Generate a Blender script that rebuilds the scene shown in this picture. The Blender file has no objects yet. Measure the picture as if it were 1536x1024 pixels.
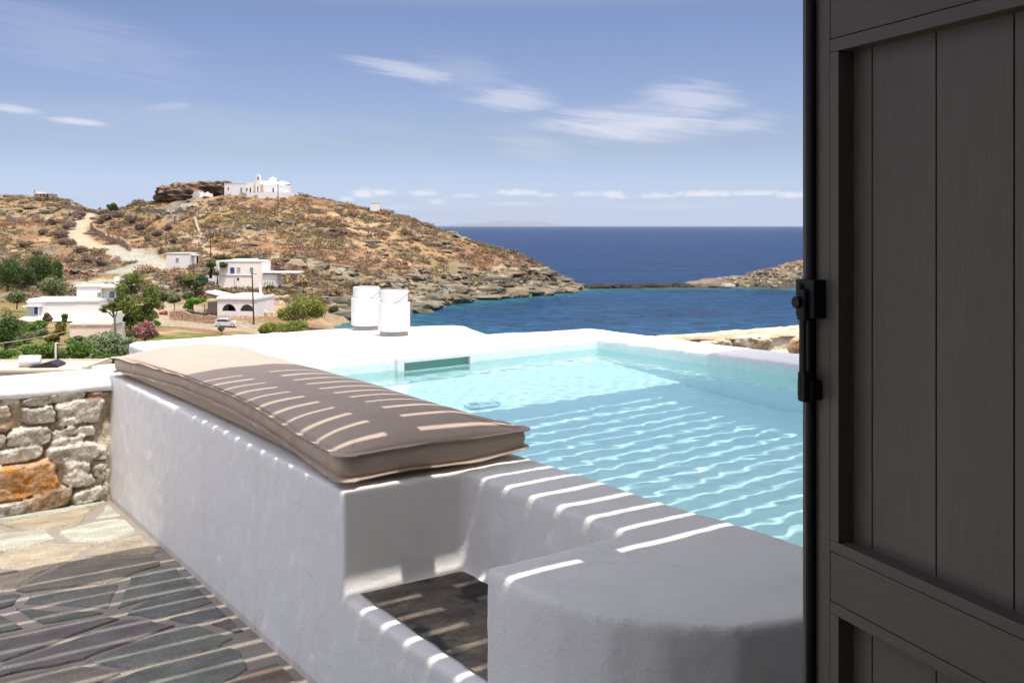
import bpy, math, random
import numpy as np
from mathutils import Vector, Matrix

# ------------------------------------------------------------------ camera, sky, sun, exposure
S = bpy.context.scene
F = 1500.0; CAMH = 1.4; HOR = 339.0
TH = math.radians(35.0)                      # the terrace axes are turned against the view
cd = bpy.data.cameras.new("camera"); cam = bpy.data.objects.new("camera", cd)
S.collection.objects.link(cam); S.camera = cam
cam.location = (0, 0, CAMH); cam.rotation_euler = (math.radians(90), 0, 0)
cd.sensor_width = 36; cd.lens = F/1536*36; cd.shift_y = -(512-HOR)/1536
cd.clip_start = 0.05; cd.clip_end = 200000

SUN_P = np.array([-0.010, -0.38, 1.0])        # towards the sun, terrace frame
sx = SUN_P[0]*math.cos(TH)-SUN_P[1]*math.sin(TH); sy = SUN_P[0]*math.sin(TH)+SUN_P[1]*math.cos(TH)
SUN = Vector((sx, sy, 1.0)).normalized()
sl = bpy.data.lights.new("sun", 'SUN'); sun = bpy.data.objects.new("sun", sl); S.collection.objects.link(sun)
sl.energy = 2.0; sl.angle = math.radians(0.33); sl.color = (1.0, 0.945, 0.87)
sun.rotation_euler = SUN.to_track_quat('Z', 'Y').to_euler(); sun.location = (0, 0, 60)
sl.cycles.is_caustics_light = True
S.view_settings.view_transform = 'Standard'; S.view_settings.look = 'None'
S.view_settings.exposure = 1.16; S.view_settings.gamma = 1.0
S.render.engine = 'CYCLES'
S.cycles.max_bounces = 10; S.cycles.diffuse_bounces = 5; S.cycles.transmission_bounces = 8
S.cycles.use_denoising = True
S.cycles.sample_clamp_indirect = 4.0

W = bpy.data.worlds.new("World"); S.world = W; W.use_nodes = True
SKY_STRENGTH = 0.13

class G:
    """small node-graph helper"""
    def __init__(s, tree):
        s.t = tree; s.n = tree.nodes; s.l = tree.links
    def new(s, typ, **kw):
        n = s.n.new(typ)
        for k, v in kw.items(): setattr(n, k, v)
        return n
    def put(s, sock, v):
        if isinstance(v, bpy.types.NodeSocket): s.l.new(v, sock)
        else: sock.default_value = v
    def math(s, op, a, b=0.0, c=None, clamp=False):
        n = s.new('ShaderNodeMath', operation=op, use_clamp=clamp)
        s.put(n.inputs[0], a); s.put(n.inputs[1], b)
        if c is not None: s.put(n.inputs[2], c)
        return n.outputs[0]
    def vmath(s, op, a, b=(0, 0, 0)):
        n = s.new('ShaderNodeVectorMath', operation=op)
        s.put(n.inputs[0], a); s.put(n.inputs[1], b)
        return n.outputs['Value'] if op in ('DOT_PRODUCT', 'LENGTH') else n.outputs[0]
    def mix(s, f, a, b, mode='MIX'):
        n = s.new('ShaderNodeMix', data_type='RGBA', blend_type=mode)
        s.put(n.inputs[0], f); s.put(n.inputs[6], a); s.put(n.inputs[7], b)
        return n.outputs[2]
    def noise(s, vec, scale, detail=4, rough=.55, dist=0.0, out=0):
        n = s.new('ShaderNodeTexNoise'); n.inputs['Scale'].default_value = scale
        n.inputs['Detail'].default_value = detail; n.inputs['Roughness'].default_value = rough
        n.inputs['Distortion'].default_value = dist
        if vec is not None: s.l.new(vec, n.inputs['Vector'])
        return n.outputs[out]
    def ramp(s, f, stops, interp='LINEAR'):
        n = s.new('ShaderNodeValToRGB'); r = n.color_ramp; r.interpolation = interp
        while len(r.elements) < len(stops): r.elements.new(.5)
        for e, (p, c) in zip(r.elements, stops):
            e.position = p; e.color = (c, c, c, 1) if isinstance(c, (int, float)) else (*c, 1)
        s.l.new(f, n.inputs[0]); return n.outputs[0]
    def smooth(s, x, a, b):
        n = s.new('ShaderNodeMapRange', interpolation_type='SMOOTHSTEP')
        s.put(n.inputs[0], x); n.inputs[1].default_value = a; n.inputs[2].default_value = b
        return n.outputs[0]
    def mapping(s, vec, scale=(1, 1, 1), rot=(0, 0, 0), loc=(0, 0, 0)):
        n = s.new('ShaderNodeMapping'); s.l.new(vec, n.inputs[0])
        n.inputs[1].default_value = loc; n.inputs[2].default_value = rot; n.inputs[3].default_value = scale
        return n.outputs[0]

def build_world():
    g = G(W.node_tree); g.n.clear()
    out = g.new('ShaderNodeOutputWorld'); bg = g.new('ShaderNodeBackground')
    sky = g.new('ShaderNodeTexSky', sky_type='NISHITA'); sky.sun_disc = False
    sky.sun_elevation = math.asin(SUN.z); sky.sun_rotation = math.atan2(SUN.x, SUN.y)
    sky.altitude = 0; sky.air_density = 1.0; sky.dust_density = 0.6; sky.ozone_density = 1.0
    tc = g.new('ShaderNodeTexCoord'); d = tc.outputs['Generated']
    sp = g.new('ShaderNodeSeparateXYZ'); g.l.new(d, sp.inputs[0])
    az = g.math('ARCTAN2', sp.outputs[0], sp.outputs[1])          # radians to the right of the view axis
    hl = g.math('SQRT', g.math('ADD', g.math('MULTIPLY', sp.outputs[0], sp.outputs[0]), g.math('MULTIPLY', sp.outputs[1], sp.outputs[1])))
    el = g.math('ARCTAN2', sp.outputs[2], hl)
    cv = g.new('ShaderNodeCombineXYZ'); g.put(cv.inputs[0], az); g.put(cv.inputs[1], el); c = cv.outputs[0]
    # high streaky cirrus: a few tilted elongated patches (azimuth, elevation, length, width, tilt, opacity)
    rr = g.new('ShaderNodeVectorRotate', rotation_type='Z_AXIS'); g.l.new(c, rr.inputs[0]); rr.inputs['Angle'].default_value = .13
    cir = g.noise(g.mapping(rr.outputs[0], scale=(9, 88, 1), loc=(3.1, 1.7, 0)), 1.0, 8, .66, .8)
    cum = g.noise(g.mapping(c, scale=(150, 230, 1)), 1.0, 5, .58, .2)
    def patch(u, v, ln, wd, tilt, op, sc, stretch):
        a0 = math.atan((u-768)/F); e0 = math.atan((HOR-v)/F*math.cos(a0))
        m = g.vmath('SUBTRACT', c, (a0, e0, 0))
        # rotate by -tilt and scale, as one mapping node each
        q = g.mapping(g.mapping(m, rot=(0, 0, tilt)), scale=(1/ln, 1/wd, 1))
        fall = g.math('SUBTRACT', 1.0, g.vmath('LENGTH', q))
        f = g.math('ADD', fall, g.math('MULTIPLY', g.math('SUBTRACT', cir, .5), 1.9))
        f = g.math('MULTIPLY', g.smooth(f, .02, .95), g.smooth(fall, -.3, .3))
        return g.math('MULTIPLY', f, op)
    acc = None
    for p in [(615, 108, .085, .012, .20, .42, 70, 6), (770, 148, .060, .020, -.02, .40, 60, 5), (700, 118, .08, .03, .25, .14, 50, 5), (960, 188, .150, .024, .0, .55, 60, 6),
              (1030, 155, .065, .030, .05, .42, 45, 4), (1100, 186, .06, .014, -.08, .34, 60, 5), (800, 215, .07, .02, .2, .16, 50, 4), (20, 164, .035, .0055, .1, .5, 90, 5), (118, 182, .036, .0045, .07, .55, 90, 5),
              (110, 60, .16, .04, .18, .12, 30, 5), (250, 160, .03, .006, -.1, .2, 80, 4), (330, 190, .3, .03, .05, .08, 30, 5)]:
        f = patch(*p); acc = f if acc is None else g.math('MAXIMUM', acc, f)
    # low cumulus in a band over the horizon
    def puff(u, v, ln, wd, op):
        a0 = math.atan((u-768)/F); e0 = math.atan((HOR-v)/F*math.cos(a0))
        m = g.vmath('SUBTRACT', c, (a0, e0, 0))
        q = g.mapping(m, scale=(1/ln, 1/wd, 1))
        fall = g.math('SUBTRACT', 1.0, g.vmath('LENGTH', q))
        sq = g.new('ShaderNodeSeparateXYZ'); g.l.new(q, sq.inputs[0])
        flat = g.smooth(sq.outputs[1], -.62, -.2)
        f = g.math('ADD', fall, g.math('MULTIPLY', g.math('SUBTRACT', cum, .5), 1.5))
        f = g.math('MULTIPLY', g.math('MULTIPLY', g.smooth(f, .2, .75), g.smooth(fall, -.2, .2)), flat)
        return g.math('MULTIPLY', f, op)
    for p in [(545, 291, .018, .009, .75), (574, 289, .016, .007, .7), (520, 299, .010, .005, .6), (635, 290, .020, .006, .6), (655, 303, .014, .006, .55), (700, 294, .022, .004, .4),
              (775, 289, .034, .006, .7), (820, 293, .02, .004, .5), (880, 291, .02, .005, .5), (920, 293, .019, .008, .7), (985, 294, .03, .005, .55), (1060, 291, .05, .006, .7), (1130, 290, .04, .005, .65),
              (1190, 293, .03, .006, .7), (130, 322, .04, .010, .45), (770, 306, .05, .004, .3), (600, 312, .03, .004, .25), (1000, 310, .08, .004, .18), (430, 305, .05, .006, .25)]:
        f = puff(*p); acc = g.math('MAXIMUM', acc, f)
    hs = g.new('ShaderNodeHueSaturation'); hs.inputs['Hue'].default_value = .506; hs.inputs['Saturation'].default_value = .80; hs.inputs['Value'].default_value = 1.0
    g.l.new(sky.outputs[0], hs.inputs['Color'])
    # paler and bluer near the sea horizon, the unseen sky above boosted and warmed as added fill
    tint = g.ramp(g.math('DIVIDE', el, math.pi/2, clamp=True), [(0.0, (.362, .432, .685)), (.05, (.290, .307, .400)), (.135, (.249, .276, .376)), (.20, (.98, .79, .60)), (.5, (1.11, .925, .735))])
    hs2 = g.mix(1.0, hs.outputs[0], tint, 'MULTIPLY')
    skyfill = g.math('ADD', 1.0, g.math('MULTIPLY', g.smooth(el, .35, .95), 1.3))
    vs = g.new('ShaderNodeVectorMath', operation='SCALE'); g.l.new(hs2, vs.inputs[0]); g.l.new(skyfill, vs.inputs['Scale']); skyc = vs.outputs[0]
    k = 1.0/SKY_STRENGTH*.53
    col = g.mix(acc, skyc, (.82*k, .80*k, .84*k, 1))
    g.l.new(col, bg.inputs[0]); bg.inputs[1].default_value = SKY_STRENGTH
    g.l.new(bg.outputs[0], out.inputs[0])
build_world()

# ------------------------------------------------------------------ helpers
rng = np.random.default_rng(7); random.seed(7)
col = S.collection

def hash2(ix, iy, s):
    h = (ix*374761393 + iy*668265263 + s*974634777) & 0xffffffff
    h = ((h ^ (h >> 13))*1274126177) & 0xffffffff
    return ((h ^ (h >> 16)) & 0xffff)/65535.0
def vnoise(x, y, s=0):
    x = np.asarray(x, float); y = np.asarray(y, float)
    ix = np.floor(x).astype(np.int64); iy = np.floor(y).astype(np.int64)
    fx = x-ix; fy = y-iy; fx = fx*fx*(3-2*fx); fy = fy*fy*(3-2*fy)
    a = hash2(ix, iy, s); b = hash2(ix+1, iy, s); c = hash2(ix, iy+1, s); d = hash2(ix+1, iy+1, s)
    return (a*(1-fx)+b*fx)*(1-fy)+(c*(1-fx)+d*fx)*fy
def fbm(x, y, s=0, o=4, r=.5):
    t = 0; a = 1; n = 0
    for k in range(o):
        t = t+a*vnoise(x*2**k+17.3*k, y*2**k-9.1*k, s+k); n += a; a *= r
    return t/n
def ridged(x, y, s=0, o=4):
    t = 0; a = 1; n = 0
    for k in range(o):
        t = t+a*(1-np.abs(2*vnoise(x*2**k+5.1*k, y*2**k+3.7*k, s+k)-1)); n += a; a *= .55
    return t/n
def sstep(x, a, b):
    t = np.clip((np.asarray(x, float)-a)/(b-a), 0, 1); return t*t*(3-2*t)

class MB:
    def __init__(s): s.v = []; s.f = []; s.c = []; s.n = 0; s.m = []
    def add(s, v, f, c=(1, 1, 1), mi=0):
        v = np.asarray(v, float).reshape(-1, 3); c = np.asarray(c, float)
        if c.ndim == 1: c = np.tile(c, (len(v), 1))
        s.v.append(v); s.c.append(c)
        for q in f: s.f.append(tuple(int(i)+s.n for i in q)); s.m.append(mi)
        s.n += len(v); return s
    def box(s, lo, hi, c=(1, 1, 1), rz=0.0, piv=None, mi=0):
        (x0, y0, z0), (x1, y1, z1) = lo, hi
        v = np.array([(x0, y0, z0), (x1, y0, z0), (x1, y1, z0), (x0, y1, z0), (x0, y0, z1), (x1, y0, z1), (x1, y1, z1), (x0, y1, z1)], float)
        if rz:
            p = np.array(piv if piv is not None else ((x0+x1)/2, (y0+y1)/2, 0)); cs, sn = math.cos(rz), math.sin(rz)
            w = v-p; v = np.stack([w[:, 0]*cs-w[:, 1]*sn, w[:, 0]*sn+w[:, 1]*cs, w[:, 2]], 1)+p
        return s.add(v, [(3, 2, 1, 0), (4, 5, 6, 7), (0, 1, 5, 4), (1, 2, 6, 5), (2, 3, 7, 6), (3, 0, 4, 7)], c, mi)
    def prism(s, poly, z0, z1, c=(1, 1, 1)):
        n = len(poly); v = [(x, y, z0) for x, y in poly]+[(x, y, z1) for x, y in poly]
        f = [tuple(range(n-1, -1, -1)), tuple(range(n, 2*n))]+[(i, (i+1) % n, n+(i+1) % n, n+i) for i in range(n)]
        return s.add(v, f, c)
    def prismy(s, poly, y0, y1, c=(1, 1, 1)):     # outline in x-z, pushed along y
        n = len(poly); v = [(x, y0, z) for x, z in poly]+[(x, y1, z) for x, z in poly]
        f = [tuple(range(n)), tuple(range(2*n-1, n-1, -1))]+[((i+1) % n, i, n+i, n+(i+1) % n) for i in range(n)]
        return s.add(v, f, c)
    def cyl(s, p0, p1, r0, r1=None, n=10, c=(1, 1, 1), caps=True):
        r1 = r0 if r1 is None else r1; p0 = np.array(p0, float); p1 = np.array(p1, float)
        d = p1-p0; d /= np.linalg.norm(d); a = np.cross(d, (0, 0, 1.) if abs(d[2]) < .9 else (1., 0, 0)); a /= np.linalg.norm(a); b = np.cross(d, a)
        t = np.arange(n)*2*math.pi/n; ring = np.outer(np.cos(t), a)+np.outer(np.sin(t), b)
        v = np.concatenate([p0+ring*r0, p1+ring*r1]); f = [(i, (i+1) % n, n+(i+1) % n, n+i) for i in range(n)]
        if caps: f += [tuple(range(n-1, -1, -1)), tuple(range(n, 2*n))]
        return s.add(v, f, c)
    def tube(s, pts, rad, n=6, c=(1, 1, 1)):
        pts = np.array(pts, float); rad = np.broadcast_to(np.asarray(rad, float), (len(pts),)); V = []
        for i, p in enumerate(pts):
            d = pts[min(i+1, len(pts)-1)]-pts[max(i-1, 0)]; d /= np.linalg.norm(d)+1e-9
            a = np.cross(d, (0, 0, 1.) if abs(d[2]) < .9 else (1., 0, 0)); a /= np.linalg.norm(a); b = np.cross(d, a)
            t = np.arange(n)*2*math.pi/n; V.append(p+(np.outer(np.cos(t), a)+np.outer(np.sin(t), b))*rad[i])
        f = []
        for k in range(len(pts)-1):
            f += [(k*n+i, k*n+(i+1) % n, (k+1)*n+(i+1) % n, (k+1)*n+i) for i in range(n)]
        f += [tuple(range(n-1, -1, -1)), tuple(range((len(pts)-1)*n, len(pts)*n))]
        return s.add(np.concatenate(V), f, c)
    def lathe(s, prof, ctr=(0, 0, 0), n=32, c=(1, 1, 1), closed=True):
        t = np.arange(n)*2*math.pi/n; V = []
        for r, z in prof: V.append(np.stack([ctr[0]+r*np.cos(t), ctr[1]+r*np.sin(t), np.full(n, ctr[2]+z)], 1))
        f = []
        for k in range(len(prof)-1):
            f += [(k*n+i, k*n+(i+1) % n, (k+1)*n+(i+1) % n, (k+1)*n+i) for i in range(n)]
        if closed: f += [tuple(range(n-1, -1, -1)), tuple(range((len(prof)-1)*n, len(prof)*n))]
        return s.add(np.concatenate(V), f, c)
    def grid(s, X, Y, Z, c=(1, 1, 1), flip=False):
        h, w = X.shape; i = np.arange(h*w).reshape(h, w)
        q = np.stack([i[:-1, :-1], i[:-1, 1:], i[1:, 1:], i[1:, :-1]], -1).reshape(-1, 4)
        if flip: q = q[:, ::-1]
        cc = np.asarray(c, float); cc = cc.reshape(-1, 3) if cc.ndim == 3 else cc
        return s.add(np.stack([X, Y, Z], -1).reshape(-1, 3), q, cc)
    def quads(s, ctr, a, b, c):                   # many leaf quads at once
        v = np.stack([ctr-a-b, ctr+a-b*.6, ctr+a*.8+b, ctr-a*.7+b*.8], 1).reshape(-1, 3)
        n = len(ctr); f = np.arange(4*n).reshape(n, 4)
        return s.add(v, f, np.repeat(c, 4, 0))
    def tris(s, ctr, a, b, c):
        v = np.stack([ctr-a-b*.5, ctr+a-b*.5, ctr+b], 1).reshape(-1, 3)
        n = len(ctr); return s.add(v, np.arange(3*n).reshape(n, 3), np.repeat(c, 3, 0))
    def build(s, name, mat, parent=None, off=(0, 0, 0), smooth=False, bevel=0.0, loc=None, rz=0.0):
        me = bpy.data.meshes.new(name); V = np.concatenate(s.v)-np.array(off, float)
        me.from_pydata(V.tolist() if len(V) < 20000 else V, [], s.f)
        ca = me.color_attributes.new("Col", 'FLOAT_COLOR', 'POINT')
        C4 = np.ones((len(V), 4), np.float32); C4[:, :3] = np.concatenate(s.c); ca.data.foreach_set('color', C4.ravel())
        for m in (mat if isinstance(mat, (list, tuple)) else [mat]): me.materials.append(m)
        if any(s.m): me.polygons.foreach_set('material_index', s.m)
        if smooth: me.polygons.foreach_set('use_smooth', [True]*len(me.polygons))
        me.update(); o = bpy.data.objects.new(name, me); col.objects.link(o)
        if parent: o.parent = parent
        if loc is not None: o.location = loc
        if rz: o.rotation_euler.z = rz
        if bevel:
            b = o.modifiers.new("bevel", 'BEVEL'); b.width = bevel; b.segments = 2; b.limit_method = 'ANGLE'; b.angle_limit = .7
            me.polygons.foreach_set('use_smooth', [True]*len(me.polygons))
            w = o.modifiers.new("wn", 'WEIGHTED_NORMAL')
        return o

def tag(o, label, cat, group=None):
    o['label'] = label; o['category'] = cat
    if group: o['group'] = group
    return o
def thing(name, label, cat, loc=(0, 0, 0), rz=0.0, group=None):
    o = bpy.data.objects.new(name, None); col.objects.link(o); o.location = loc; o.rotation_euler.z = rz
    o.empty_display_size = .2
    return tag(o, label, cat, group)
def struct(o): o['kind'] = 'structure'; return o
def stuff(o, label=None, cat=None):
    o['kind'] = 'stuff'
    if label: o['label'] = label; o['category'] = cat
    return o
CT, ST = math.cos(TH), math.sin(TH)
def pt(x, y, z=0.0): return (x*CT-y*ST, x*ST+y*CT, z)          # terrace frame -> world

# ------------------------------------------------------------------ materials
def mat(name, color=(.5, .5, .5), rough=.7, var=.0, vscale=6.0, bump=.0, bscale=40.0, bdist=.01, spec=.3, metal=0.0, attr=False, stretch=(1, 1, 1), fine=0.0, fscale=120.0, transl=0.0):
    m = bpy.data.materials.new(name); m.use_nodes = True; g = G(m.node_tree); b = g.n['Principled BSDF']
    b.inputs['Roughness'].default_value = rough; b.inputs['Specular IOR Level'].default_value = spec; b.inputs['Metallic'].default_value = metal
    tc = g.new('ShaderNodeTexCoord'); v = g.mapping(tc.outputs['Object'], scale=stretch)
    if attr:
        a = g.new('ShaderNodeAttribute', attribute_name='Col'); c = a.outputs['Color']
        if color != (.5, .5, .5): c = g.mix(1.0, c, (*color, 1), 'MULTIPLY')
    else:
        r = g.new('ShaderNodeRGB'); r.outputs[0].default_value = (*color, 1); c = r.outputs[0]
    if var:
        f = g.ramp(g.noise(v, vscale, 5, .6), [(.25, 1-var), (.75, 1+var)]); c = g.mix(1.0, c, f, 'MULTIPLY')
    if fine:
        f = g.ramp(g.noise(v, fscale, 3, .65), [(.3, 1-fine), (.7, 1+fine)]); c = g.mix(1.0, c, f, 'MULTIPLY')
    g.l.new(c, b.inputs['Base Color'])
    if bump:
        bp = g.new('ShaderNodeBump'); bp.inputs['Strength'].default_value = bump; bp.inputs['Distance'].default_value = bdist
        g.l.new(g.noise(v, bscale, 5, .6), bp.inputs['Height']); g.l.new(bp.outputs[0], b.inputs['Normal'])
    if transl:
        t = g.new('ShaderNodeBsdfTranslucent'); g.l.new(c, t.inputs[0]); ms = g.new('ShaderNodeMixShader'); ms.inputs[0].default_value = transl
        g.l.new(b.outputs[0], ms.inputs[1]); g.l.new(t.outputs[0], ms.inputs[2]); g.l.new(ms.outputs[0], g.n['Material Output'].inputs[0])
    return m

M = {}
def mat_plaster(name):
    m = bpy.data.materials.new(name); m.use_nodes = True; g = G(m.node_tree); b = g.n['Principled BSDF']
    tc = g.new('ShaderNodeTexCoord'); v = tc.outputs['Object']
    a = g.new('ShaderNodeAttribute', attribute_name='Col')
    f = g.ramp(g.noise(v, 2.3, 5, .6), [(.3, .965), (.7, 1.02)]); c = g.mix(1.0, a.outputs['Color'], f, 'MULTIPLY')
    f2 = g.ramp(g.noise(v, 90, 3, .6), [(.22, .90), (.36, 1.0)]); c = g.mix(1.0, c, f2, 'MULTIPLY')
    c = g.mix(1.0, c, g.ramp(g.noise(g.mapping(v, scale=(9, 9, .9)), 1.0, 5, .6), [(.28, (.955, .95, .94)), (.52, (1, 1, 1))]), 'MULTIPLY')
    vo = g.new('ShaderNodeTexVoronoi', feature='DISTANCE_TO_EDGE'); vo.inputs['Scale'].default_value = 1.7
    g.l.new(g.vmath('ADD', v, g.vmath('MULTIPLY', g.noise(v, 5, 4, .6, out=1), (.35, .35, .35))), vo.inputs['Vector'])
    cr = g.math('MAXIMUM', g.ramp(vo.outputs['Distance'], [(0.0, .80), (.0035, 1.0)]), g.ramp(g.noise(v, 1.6, 2), [(.50, 1.0), (.60, 0.0)]))
    c = g.mix(1.0, c, cr, 'MULTIPLY')
    g.l.new(c, b.inputs['Base Color']); b.inputs['Roughness'].default_value = .8; b.inputs['Specular IOR Level'].default_value = .15
    h = g.math('ADD', g.math('ADD', g.math('MULTIPLY', g.noise(g.mapping(v, scale=(6, 40, 40), rot=(0, 0, .5)), 1.0, 4, .65), .9), g.math('MULTIPLY', g.noise(v, 16, 4, .6), .9)), g.math('ADD', g.math('MULTIPLY', g.noise(v, 120, 4, .65), .55), g.math('MULTIPLY', g.noise(v, 320, 2, .6), .25)))
    bp = g.new('ShaderNodeBump'); bp.inputs['Strength'].default_value = .42; bp.inputs['Distance'].default_value = .006
    g.l.new(h, bp.inputs['Height']); g.l.new(bp.outputs[0], b.inputs['Normal'])
    return m
M['plaster'] = mat_plaster('white_plaster')
M['stone'] = mat('rough_stone', rough=.85, attr=True, var=.22, vscale=14, fine=.30, fscale=75, bump=.9, bscale=60, bdist=.012, spec=.15)
M['flag'] = mat('slate_flagstone', rough=.65, attr=True, var=.38, vscale=6, fine=.38, fscale=110, bump=.8, bscale=45, bdist=.006, spec=.3, stretch=(1, 2.1, 1))
M['grout'] = mat('cement_grout', (.285, .25, .212), .9, var=.14, vscale=5, fine=.12, fscale=90, bump=.5, bscale=90, bdist=.004, spec=.1)
M['tread'] = mat('step_slab', rough=.75, attr=True, var=.40, vscale=6, fine=.35, fscale=34, bump=.6, bscale=60, bdist=.005, stretch=(1, 1.6, 1))
M['fabric'] = mat('beige_canvas', (.475, .375, .304), .85, var=.05, vscale=5, fine=.07, fscale=420, bump=.5, bscale=11, bdist=.012, spec=.12)
M['lantern'] = mat('white_enamel', (.69, .68, .67), .5, var=.02, bump=.03, bscale=30, spec=.4)
M['ring'] = mat('pierced_metal', (.50, .49, .48), .5, attr=False)
M['slab'] = mat('pale_slab', (.66, .64, .61), .7, var=.04, bump=.1)
M['door'] = mat('brown_grey_paint', (.112, .094, .078), .42, var=.09, vscale=7, fine=.11, fscale=190, bump=.35, bscale=230, bdist=.0013, spec=.4, stretch=(1, 1, .06))
M['doorrail'] = mat('brown_grey_paint_rail', (.104, .088, .074), .42, var=.09, vscale=7, fine=.11, fscale=190, bump=.35, bscale=230, bdist=.0013, spec=.4, stretch=(.06, 1, 1))
M['blackiron'] = mat('black_iron', (.010, .010, .011), .55, bump=.05, spec=.3)
M['wood'] = mat('pergola_timber', (.30, .25, .20), .7, var=.2, bump=.2, stretch=(.2, 1, 1))
M['dirt'] = mat('bare_earth', (.34, .25, .17), .95, var=.15, bump=.3)

# ================================================================== LARGE STRUCTURE: terrain
def P3(u, v, D): return np.array([(u-768)/F*D, D, CAMH-(v-HOR)/F*D])
SEA = -19.0
ridge = [(-80, 292, 400), (0, 295, 385), (30, 292, 380), (60, 299, 375), (100, 301, 370), (112, 309, 366), (122, 318, 362), (150, 319, 358), (180, 313, 352), (205, 304, 346), (240, 301, 340), (290, 297, 335), (335, 294, 330),
         (380, 294, 330), (430, 294, 330), (470, 298, 330), (520, 307, 330), (570, 316, 328), (620, 329, 326), (670, 347, 324), (720, 368, 322), (760, 378, 320), (790, 385, 319), (806, 399, 319), (825, 416, 320), (850, 428, 322), (868, 434, 324)]
ctl = [P3(*r) for r in ridge]
for (u, v, D) in ridge:
    p = P3(u, v, D); k = 1+22/D*1.0
    ctl.append(np.array([p[0]*(D+22)/D, D+22, p[2]-(2 if u < 120 else 4)])); ctl.append(np.array([p[0]*(D+70)/D, D+70, max(-26, p[2]-(14 if u < 120 else 24))]))
for q in [(620, 467, 239), (650, 459, 255), (680, 454, 266), (700, 450, 275.7), (750, 446, 286), (800, 441, 300), (845, 437, 313),
          (620, 449, 247), (680, 436, 274), (700, 428, 282), (760, 420, 293), (815, 424, 308), (840, 431, 315), (700, 390, 303), (760, 396, 307), (800, 408, 311), (650, 380, 302), (650, 420, 277),
          (600, 440, 250), (600, 400, 275), (600, 360, 300), (600, 330, 318), (560, 460, 235), (520, 470, 222), (520, 440, 240), (520, 400, 266), (520, 350, 300), (560, 330, 318),
          (440, 470, 205), (440, 440, 222), (440, 400, 250), (440, 350, 290), (440, 320, 310), (380, 440, 214), (380, 390, 246), (380, 350, 280), (380, 318, 308), (360, 430, 224), (330, 430, 224),
          (387, 478, 195), (345, 478, 195), (300, 472, 200), (340, 489, 183), (400, 500, 178), (300, 497, 176), (450, 496, 184), (492, 489, 204), (280, 404, 243), (280, 440, 215), (280, 365, 275), (280, 328, 312),
          (250, 404, 245), (215, 391, 262), (160, 372, 285), (108, 348, 318), (130, 323, 350), (180, 430, 225), (190, 352, 318), (180, 330, 340), (240, 350, 312), (200, 410, 240), (100, 440, 198), (100, 412, 235), (60, 395, 262), (60, 350, 320), (60, 322, 352),
          (0, 330, 345), (0, 370, 300), (0, 410, 250), (0, 440, 200), (100, 330, 345), (40, 480, 163), (100, 500, 150), (150, 482, 165), (100, 525, 120), (200, 500, 150), (230, 490, 165), (200, 520, 125), (30, 520, 120), (0, 541, 95), (0, 480, 165), (60, 545, 90), (140, 545, 100), (180, 548, 95),
          (-200, 350, 380), (-200, 450, 200), (-200, 540, 90), (-200, 300, 430)]:
    ctl.append(P3(*q))
ctl += [np.array(p, float) for p in [(-25, 18, -4.6), (0, 18, -4.6), (-40, 45, -9.6), (0, 50, -10), (30, 20, -6.5), (50, 50, -15), (20, 90, -17.5), (60, 90, -22), (0, 90, -14.5), (-20, 120, -15.2), (0, 130, -17.4), (20, 140, -20), (-5, 165, -19.2), (-25, 188, -19), (0, 190, -21),
        (0, 220, -22.5), (50, 200, -25), (50, 280, -24), (0, 258, -22), (100, 150, -25), (150, 300, -25), (130, 420, -26), (60, 420, -26), (40, 340, -22), (60, 331, -20.6), (28, 329, -20.3), (0, -6, -3.6), (-20, -6, -3.6), (30, -6, -4), (-60, -6, -4), (-70, 20, -5), (-130, 60, -9), (-30, 215, -20.2), (-20, 240, -21.2), (70, -6, -8), (120, 30, -24)]]
ctl = np.array(ctl)
_A = -np.hypot(ctl[:, None, 0]-ctl[None, :, 0], ctl[:, None, 1]-ctl[None, :, 1])
_n = len(ctl); _K = np.zeros((_n+3, _n+3)); _K[:_n, :_n] = _A+np.eye(_n)*.4
_K[:_n, _n] = 1; _K[:_n, _n+1:] = ctl[:, :2]; _K[_n, :_n] = 1; _K[_n+1:, :_n] = ctl[:, :2].T
_w = np.linalg.solve(_K, np.concatenate([ctl[:, 2], np.zeros(3)]))
def rbf(x, y):
    x = np.asarray(x, float); sh = x.shape; x = x.ravel(); y = np.asarray(y, float).ravel(); o = np.empty(len(x))
    for i in range(0, len(x), 20000):
        sl_ = slice(i, i+20000)
        o[sl_] = -np.hypot(x[sl_, None]-ctl[None, :, 0], y[sl_, None]-ctl[None, :, 1])@_w[:_n]+_w[_n]+x[sl_]*_w[_n+1]+y[sl_]*_w[_n+2]
    return o.reshape(sh)
STEP = 1.2
GX = np.arange(-240, 110, STEP); GY = np.arange(-6, 440, STEP)
TX, TY = np.meshgrid(GX, GY); TZ = rbf(TX, TY)
def poly_dist(x, y, pts):                          # distance to a polyline in the ground plane
    d = np.full(np.shape(x), 1e9)
    for (a, b) in zip(pts[:-1], pts[1:]):
        ab = b-a; t = np.clip(((x-a[0])*ab[0]+(y-a[1])*ab[1])/(ab@ab), 0, 1)
        d = np.minimum(d, np.hypot(x-a[0]-t*ab[0], y-a[1]-t*ab[1]))
    return d
def line(pl): return [P3(*p)[:2] for p in pl]
track1 = line([(132, 322, 352), (118, 338, 330), (112, 350, 316), (135, 362, 298), (165, 374, 283), (205, 389, 265), (250, 402, 248)])
track2 = line([(225, 395, 258), (180, 412, 238), (140, 424, 224), (105, 434, 210)])
road = line([(262, 470, 200), (235, 483, 178), (285, 492, 178), (340, 490, 182), (400, 494, 180), (430, 500, 178)])
path1 = line([(330, 405, 240), (310, 385, 262), (290, 360, 280), (276, 335, 300)])
d1, d2, d3, d4 = poly_dist(TX, TY, track1), poly_dist(TX, TY, track2), poly_dist(TX, TY, road), poly_dist(TX, TY, path1)
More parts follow.
